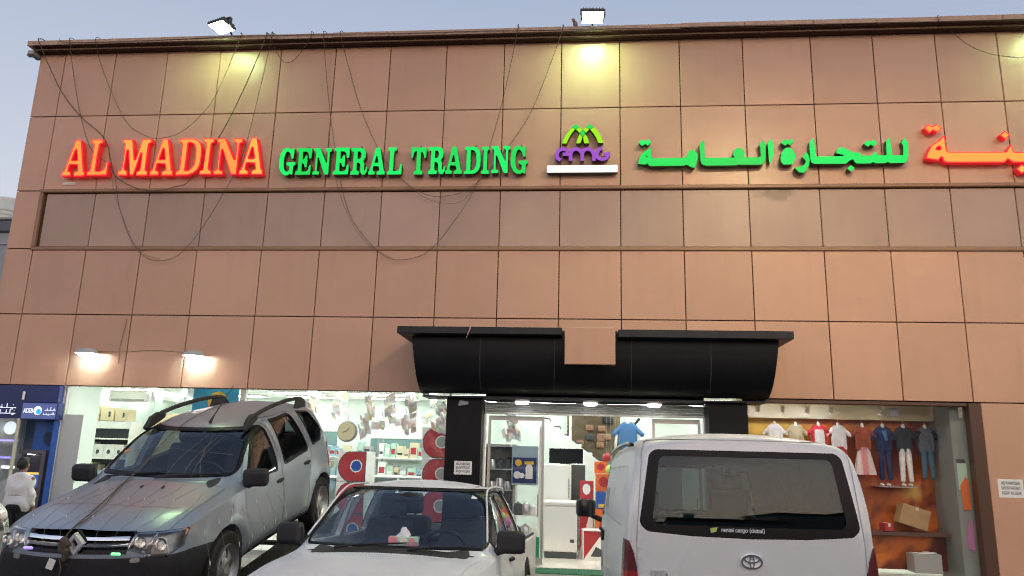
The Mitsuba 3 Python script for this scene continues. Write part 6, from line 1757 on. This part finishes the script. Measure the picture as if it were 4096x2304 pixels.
se_st = [(.90, .24, .60, .78, .5, .70, .64, .58, .72), (.7, .20, .68, .85, .55, .78, .76, .66, .84), (.3, .2, .74, .885, .6, .82, .83, .72, .93), (-.2, .2, .76, .89, .6, .83, .88, .74, 1.0), (-.42, .2, .76, .89, .6, .83, .90, .72, 1.03), (-.9, .2, .76, .89, .6, .83, .92, .63, 1.27), (-1.35, .2, .76, .89, .6, .83, .94, .58, 1.43),
         (-2.0, .2, .76, .89, .6, .83, .96, .57, 1.47), (-2.7, .22, .76, .885, .6, .83, .98, .57, 1.40), (-3.2, .24, .75, .88, .62, .82, .98, .66, 1.12), (-3.6, .28, .74, .86, .64, .80, .95, .68, 1.04), (-3.72, .34, .70, .82, .64, .76, .90, .66, .98)]
se_st = [tuple(v * (1.25 if k in (4, 6, 8) else 1) for k, v in enumerate(r_)) for r_ in se_st]
EB = Body(se_st, rc=.07, bulge=.03, bow=se_bow, arches=((0, .32, .38, .03), (-2.68, .32, .38, .03)))
shell = EB.solid() - (EB.solid(.05, x0=-3.2, x1=-.55) ^ prism_y(sbox(-3.2, .42, -.6, 1.6), -1, 1))
for wx in (0, -2.68):
    for s in (-1.2, .52):
        shell -= prism_y(Point(wx, .32).buffer(.385, quad_segs=10), s, s + .68)
wins = [('windscreen', *window(prism_x, [(-.68, 1.325), (.68, 1.325), (.56, 1.73), (-.56, 1.73)], -1.6, -.2, .05, .02, .03), 'glass_clear'), ('rear_window', *window(prism_x, [(-.6, 1.40), (.6, 1.40), (.5, 1.70), (-.5, 1.70)], -3.4, -2.5, .05, .02, .03), 'glass_side')]
for s in (1, -1):
    y0, y1 = sorted((s * .35, s * 1.2))
    for pts in ([(-.78, 1.23), (-1.25, 1.65), (-1.60, 1.72), (-1.62, 1.23)], [(-1.70, 1.23), (-1.69, 1.735), (-2.3, 1.70), (-2.65, 1.28)]):
        wins.append(('side_window', *window(prism_y, pts, y0, y1, .04, .016, .006), 'glass_side'))
shell = cut_windows(se, EB, shell, wins, (-1.5, 0, .9))
gl = [(prism_z, rpoly([(.95, -.62), (.95, .62), (-.43, .70), (-.43, -.70)], .02), .85, 1.5, .008)]
for s in (1, -1):
    y0, y1 = sorted((s * .45, s * 1.2))
    gl.append((prism_y, rpoly([(-.55, .3), (-.6, 1.15), (-1.2, 1.70), (-1.66, 1.77), (-1.66, .3)], .05), y0, y1, .007))
shell -= groove(EB, gl)
hl = [prism_x(rpoly([(s * .50, .70), (s * .86, .76), (s * .86, .90), (s * .52, .86)], .02), .2, 1.2) for s in (1, -1)]
gr = prism_x(rpoly([(-.44, .62), (.44, .62), (.40, .84), (-.40, .84)], .03), .3, 1.2)
cuts = (hl[0] + hl[1] + gr) - EB.solid(.09)
se.add('body', shell - cuts, 'sedan_white', 24)
se.add('grille', gr ^ (EB.solid(.03) - EB.solid(.085)), 'seal', 30)
for s, h in zip((1, -1), hl):
    hb = se.add('headlight', outward((EB.solid(-.001) - EB.solid(.006)) ^ h, (.2, 0, .5), 0.0), 'lamp_glass', True)
    se.add('reflector', h ^ (EB.solid(.06) - EB.solid(.088)), 'chrome', 30, hb)
    wheel(se, 0, s * .78, .32, .32, .2, s)
    wheel(se, -2.68, s * .78, .32, .32, .2, s)
    side_mirror(se, -.75, s * .88, 1.24, s, .17, .12, 'plastic')
interior(se, -.6, -1.6, .45, .6, 2, 1.22, 1, .85)
se.add('cabin_floor', prism_z(sbox(-3.1, -.75, -.6, .75), .34, .40), 'cabin', 30)

# ------------------------------------------------------------------ cash machine booth at the left end of the shop
AT = thing('cash_machine', 'cash machine booth with navy fascia, lit sign and teal panel left of the shop', 'cash machine')
obj('fascia', cat(cbox(-11.95, -10.93, 14.1, 14.25, 2.40, 3.045, .006), cbox(-10.925, -10.245, 14.1, 14.25, 2.72, 3.045, .006)), M['navy'], AT)
sb = obj('sign_box', cbox(-10.92, -10.17, 14.02, 14.2, 2.375, 2.71, .006), M['navy'], AT)
obj('sign_face', sheet_xz(sbox(-10.9, 2.395, -10.19, 2.69), 14.017), M['face_dark'], sb, emitter=glow((.10, .13, .33)))
M['sign_white'] = mat('sign_white', (.7, .7, .75), .5)


def lettering(text, x, z, h, y, parent, m_, w=None, name='lettering', em=None, bold=True):
    tm = meshkit.text_mesh(text, h, .002, bold)
    v = tm.vertices
    k = 1.0 if w is None else w / tm.bounds[1][0]
    q = np.stack([x + v[:, 0] * k, y - v[:, 2], z + v[:, 1]], -1)
    return obj(name, trimesh.Trimesh(q, tm.faces, process=False), m_, parent, **({'emitter': glow(em)} if em else {}))


lettering('ADIB', -10.87, 2.505, .085, 14.013, sb, M['sign_white'], .2, em=(.75, .8, .9))
obj('globe', ext_xz(Point(-10.57, 2.55).buffer(.085), 14.008, 14.014), M['sign_white'], sb, emitter=glow((.75, .85, 1.0)))
obj('globe_swirl', ext_xz(Point(-10.545, 2.53).buffer(.05), 14.003, 14.007), M['cyan'], sb, emitter=glow((.03, .35, .75)))


def script_line(x0, x1, z, h, seed):
    """a line of Arabic-looking joined script: baseline strokes, bowls and dots"""
    r_ = random.Random(seed)
    g = []
    x = x1
    while x > x0 + h * .8:
        w = r_.uniform(.5, 1.2) * h
        g.append(LineString([(x, z), (x - w, z)]).buffer(h * .085))
        k = r_.randrange(4)
        c = x - w * r_.uniform(.2, .8)
        if k == 0:
            g.append(LineString([(c, z), (c, z + h * .8)]).buffer(h * .075))
        elif k == 1:
            g.append(Point(c, z + h * .16).buffer(h * .2).difference(Point(c, z + h * .18).buffer(h * .07)))
        elif k == 2:
            g.append(LineString([(c, z), (c - h * .1, z - h * .28), (c - h * .45, z - h * .3)]).buffer(h * .08))
        else:
            g.append(LineString([(c, z), (c, z + h * .3)]).buffer(h * .08))
        g.append(affinity.rotate(sbox(c - h * .07, z + h * .5, c + h * .07, z + h * .64), 45))
        x -= w + h * .16
    return unary_union(g)


obj('script', ext_xz(unary_union([script_line(-10.46, -10.21, 2.56, .07, 3), script_line(-10.46, -10.21, 2.475, .05, 4)]), 14.010, 14.014), M['sign_white'], sb, emitter=glow((.7, .75, .85)))
obj('script', ext_xz(unary_union([script_line(-11.9, -11.1, 2.60, .10, 5), script_line(-11.9, -11.1, 2.49, .09, 9)]), 14.092, 14.098), M['sign_white'], AT, emitter=glow((.6, .63, .75)))
obj('fascia_lamp', bx(-10.98, -10.95, 14.06, 14.095, 2.76, 2.92), M['sign_white'], AT)


def atm_print(p, n, uv):
    # teal swirl poster
    d = dr.sqrt(dr.square(p.x + 10.42) + dr.square(p.z - 1.35))
    w = fbm(p.x * 3, p.z * 3, 0, 3)
    c = mix((.012, .10, .42), (.015, .28, .40), smoothstep(.55, .35, d + .25 * (w - .5)))
    b = smoothstep(.16, .10, dr.sqrt(dr.square((p.x + 10.62) * 1.3) + dr.square(p.z - 2.02)) + .12 * (fbm(p.x * 9, p.z * 9, 0, 2) - .5))
    return mix(c, (.008, .03, .10), b)


mat('atm_print', proc(atm_print), .3)
obj('back_panel', bx(-10.93, -10.25, 14.5, 14.55, -.02, 2.375), 'mat_atm_print', AT)
obj('side_panel', bx(-10.26, -10.235, 14.1, 14.245, -.02, 2.37), M['blue'], AT)
obj('canopy_shade', bx(-10.93, -10.25, 14.2, 14.5, 2.38, 2.42), M['navy'], AT)
mc = obj('machine', cat(cbox(-10.93, -10.45, 14.22, 14.49, .0, .98, .01), cbox(-10.93, -10.45, 14.3, 14.49, .985, 1.72, .01)), mat('atm_body', (.03, .03, .045), .4), AT)
obj('surround', cat(bx(-10.45, -10.37, 14.16, 14.49, .0, 1.80), bx(-10.94, -10.451, 14.16, 14.49, 1.722, 1.80)), mat('atm_grey', (.10, .09, .11), .5), AT)
obj('screen', bx(-10.88, -10.52, 14.292, 14.298, 1.08, 1.36), M['face_dark'], mc, emitter=glow((.03, .12, .45)))
obj('screen_bar', bx(-10.86, -10.53, 14.286, 14.291, 1.33, 1.37), M['yellow'], mc, emitter=glow((.75, .5, .12)))
obj('keypad', rotx(cbox(-10.85, -10.55, 14.12, 14.24, .985, 1.01, .004), .25, (-10.7, 14.2, 1.0)), M['steel'], mc)
obj('lamp', bx(-10.78, -10.66, 14.2, 14.26, 1.70, 1.719), M['lens'], mc, emitter=glow((1, 1, 1), 6, .05))
obj('post', tube([(-10.95, 14.05, -.02), (-10.95, 14.05, 2.40)], .035, 10), mat('pale_post', (.55, .55, .42), .5), AT)
# blue-lit glass shop front further left
gf = thing('glass_shopfront', 'glass shop front with blue light strips at the far left edge', 'shop front')
obj('pane', sheet_xz(sbox(-11.85, .1, -11.05, 2.39), 14.2), M['pane'], gf)
obj('back', bx(-11.85, -11.0, 15.25, 15.29, 0, 2.5), mat('front_back', (.10, .13, .2), .5), gf)
for k, (z, x1) in enumerate(((1.95, -11.12), (1.62, -11.15))):
    obj('light_strip', cat(bx(-11.84, x1, 14.32, 14.34, z, z + .035)), M['lens'], gf, emitter=glow((.12, .10, 1.0), 1.4))
obj('round_lamp', ext_xz(Point(-11.55, 2.22).buffer(.13), 14.6, 14.63), M['lens'], gf, emitter=glow((.6, .75, .85)))
obj('floor_lamp', bx(-11.6, -11.35, 14.6, 14.65, 1.42, 1.47), M['lens'], gf, emitter=glow((1, 1, 1), 2))
obj('sill', bx(-11.9, -11.0, 14.18, 14.26, 0.0, .1), M['alu'], gf)
obj('screen_panel', Polygon and ext_xz(Polygon([(-11.85, .1), (-11.25, .1), (-11.15, 1.3), (-11.85, 1.0)]), 14.45, 14.47), M['film'] if 'film' in M else 'mat_film', gf)

# ------------------------------------------------------------------ man in a white shirt at the cash machine
PE = thing('person', 'person in a white shirt and dark trousers standing at the cash machine', 'person')
gx, gy = -9.87, 12.95
gz = -.02 if gy > 13 else float(ground_z(gy))
J = lambda x, y, z: (gx + x, gy + y, gz + z)
SEG = 14


def limb(*pr):
    m = None
    for a, b in zip(pr, pr[1:]):
        h = hull([a, b], SEG)
        m = h if m is None else m + h
    return m


legs = limb((J(-.09, 0, .92), .095), (J(-.10, -.02, .50), .066), (J(-.10, .02, .09), .045)) + limb((J(.09, .03, .92), .095), (J(.10, .05, .50), .066), (J(.11, .06, .09), .045)) + hull([(J(-.08, .01, .95), .12), (J(.08, .01, .95), .12)], SEG)
neck = limb((J(0, 0, 1.45), .058), (J(0, .03, 1.54), .055))
head = hull([(J(0, .01, 1.66), .082), (J(0, .045, 1.63), .07), (J(0, .07, 1.57), .045), (J(0, -.02, 1.68), .08)], 18)
nose = hull([(J(0, .12, 1.625), .012), (J(0, .128, 1.60), .016)], 8)
ears = hull([(J(-.083, .02, 1.63), .016), (J(-.086, .015, 1.60), .012)], 8) + hull([(J(.083, .02, 1.63), .016), (J(.086, .015, 1.60), .012)], 8)
armR = limb((J(.21, 0, 1.40), .05), (J(.26, -.03, 1.14), .042), (J(.25, .06, .90), .032))
hand = limb((J(.25, .07, .88), .03), (J(.25, .085, .80), .034))
for q in range(4):
    hand += limb((J(.25 - .006, .06 + .018 * q, .79), .0095), (J(.25 - .012, .065 + .018 * q, .745), .0088), (J(.25 - .024, .065 + .017 * q, .71 + .006 * abs(q - 1.5)), .008))
hand += limb((J(.245, .105, .845), .012), (J(.235, .13, .805), .0105), (J(.23, .135, .775), .009))
armL = limb((J(-.21, .02, 1.40), .05), (J(-.26, .10, 1.16), .042), (J(-.16, .34, 1.18), .032))
handL = limb((J(-.155, .36, 1.18), .03), (J(-.14, .43, 1.185), .032))
for q in range(4):
    handL += limb((J(-.165 + .018 * q, .45, 1.18), .0092), (J(-.165 + .018 * q, .49, 1.17), .0085), (J(-.165 + .018 * q, .505, 1.14), .008))
handL += limb((J(-.115, .40, 1.18), .012), (J(-.10, .44, 1.175), .010))
torso = hull([(J(-.13, 0, 1.36), .09), (J(.13, 0, 1.36), .09), (J(-.12, 0, 1.0), .095), (J(.12, 0, 1.0), .095)], SEG)


def soft(m, l=.03, it=6):
    t = tri(m.refine_to_length(l))
    t.merge_vertices()
    return trimesh.smoothing.filter_taubin(t, iterations=it)


obj('body', soft(torso + neck + head + nose + ears + armR + hand + armL + handL + legs, .02, 4), M['skin'], PE, True)
sh = hull([(J(-.14, 0, 1.37), .10), (J(.14, 0, 1.37), .10), (J(-.05, 0, 1.44), .08), (J(.05, 0, 1.44), .08), (J(-.135, 0, .92), .105), (J(.135, 0, .92), .105)], SEG)
sh += limb((J(.18, 0, 1.40), .07), (J(.26, -.03, 1.14), .062), (J(.255, .03, .98), .055)) + limb((J(-.18, .01, 1.40), .07), (J(-.26, .10, 1.16), .06), (J(-.19, .28, 1.175), .052))
sh -= hull([(J(0, .03, 1.50), .07), (J(0, .05, 1.6), .07)], SEG)
t = soft(sh, .03, 8)
v = np.array(t.vertices)
v += .010 * np.stack([np.sin(v[:, 2] * 30 + v[:, 0] * 9), np.sin(v[:, 2] * 24 + 2), 0 * v[:, 2]], -1)
obj('shirt', trimesh.Trimesh(v, t.faces, process=False), M['cloth_white'], PE, True)
tro = limb((J(-.09, 0, .92), .115), (J(-.10, -.02, .50), .085), (J(-.10, .02, .07), .068)) + limb((J(.09, .03, .92), .115), (J(.10, .05, .50), .085), (J(.11, .06, .07), .068)) + hull([(J(-.08, .01, .93), .13), (J(.08, .01, .93), .13)], SEG)
obj('trousers', soft(tro, .04, 6), M['cloth_black'], PE, True)
hr = hull([(J(0, -.02, 1.69), .092), (J(0, .015, 1.70), .088), (J(0, -.03, 1.64), .085)], 18) - hull([(J(0, .10, 1.62), .085), (J(0, .12, 1.55), .09)], 16)
obj('hair', soft(hr, .02, 3), M['hair'], PE, True)
for q in (-1, 1):
    obj('eye', tri(hull([(J(q * .03, .105, 1.645), .011)], 10)), M['white_gloss'], PE, True)
    obj('shoe', soft(hull([(J(q * .10 + .005, .02 + .02 * (q > 0), .045), .045), (J(q * .11, .16, .03), .035)], 12), .03, 2), M['black_matt'], PE, True)

# ------------------------------------------------------------------ beyond the left corner: house and water tank
nb = thing('neighbour_house', 'grey house wall with a dark parapet beyond the left corner of the shop', 'house')
obj('wall', bx(-34, -16.5, 22.0, 34.0, -.5, 8.62), mat('grey_wall', tinted((.30, .33, .36), .1, .6, 0, .1), .7), nb)
obj('parapet', cbox(-34.2, -16.4, 21.9, 34.2, 8.63, 9.02, .03), mat('slate', (.10, .11, .14), .6), nb)
obj('parapet_cap', cbox(-34.3, -16.3, 21.85, 34.25, 9.03, 9.12, .02), M['grey_paint'], nb)
obj('string_course', cbox(-34.05, -16.45, 21.95, 34.0, 8.2, 8.26, .02), M['grey_paint'], nb)
wt = thing('water_tank', 'white water tank standing on the roof of the grey house', 'tank')
pr = [(0, 0), (.56, 0)]
for k in range(3):
    pr += [(.56, .03 + .15 * k), (.60, .06 + .15 * k), (.60, .13 + .15 * k), (.56, .16 + .15 * k)]
pr += [(.54, .50), (.44, .56), (.42, .60), (.42, .82), (.38, .86), (0, .87)]
obj('barrel', mikit.ply(lathe(pr, 32), None, 35, to_world=T().translate([-19.36, 22.7, 9.122])), mat('tank', (.62, .66, .60), .5), wt)

# ------------------------------------------------------------------ across the road, behind the viewer (seen only in reflections)
rb = random.Random(3)
for i, (x0, x1, y, h) in enumerate(((-46, -30, -38, 7.5), (-29, -17, -42, 5.2), (-16.5, -4, -40, 6.6), (-3, 2, -44, 4.6), (2.5, 14, -36, 5.2), (14.5, 30, -40, 7.4), (31, 60, -45, 6.0))):
    t = thing('row_house', f'{ORD[i]} low building across the road behind the viewer, counted from the west', 'house')
    obj('wall', bx(x0, x1, y - 10, y, -.3, h), M['grey_paint'] if i % 2 else 'mat_grey_wall', t)
    obj('parapet', cbox(x0 - .2, x1 + .2, y - 10.2, y + .2, h + .002, h + .5, .03), M['dark_grey'], t)
    for q in range(int((x1 - x0) / 3)):
        xa = x0 + .9 + 3 * q
        obj('window', bx(xa, xa + 1.4, y + .002, y + .05, 1.0, 2.6), M['black'], t)
    if i % 2 == 0:
        obj('roof_tank', bx(x0 + 3, x0 + 4.6, y - 4, y - 2.4, h + .5, h + 1.7), M['grey_paint'], t)
for k in [k for k, v in labels.items() if not v]:
    del labels[k]
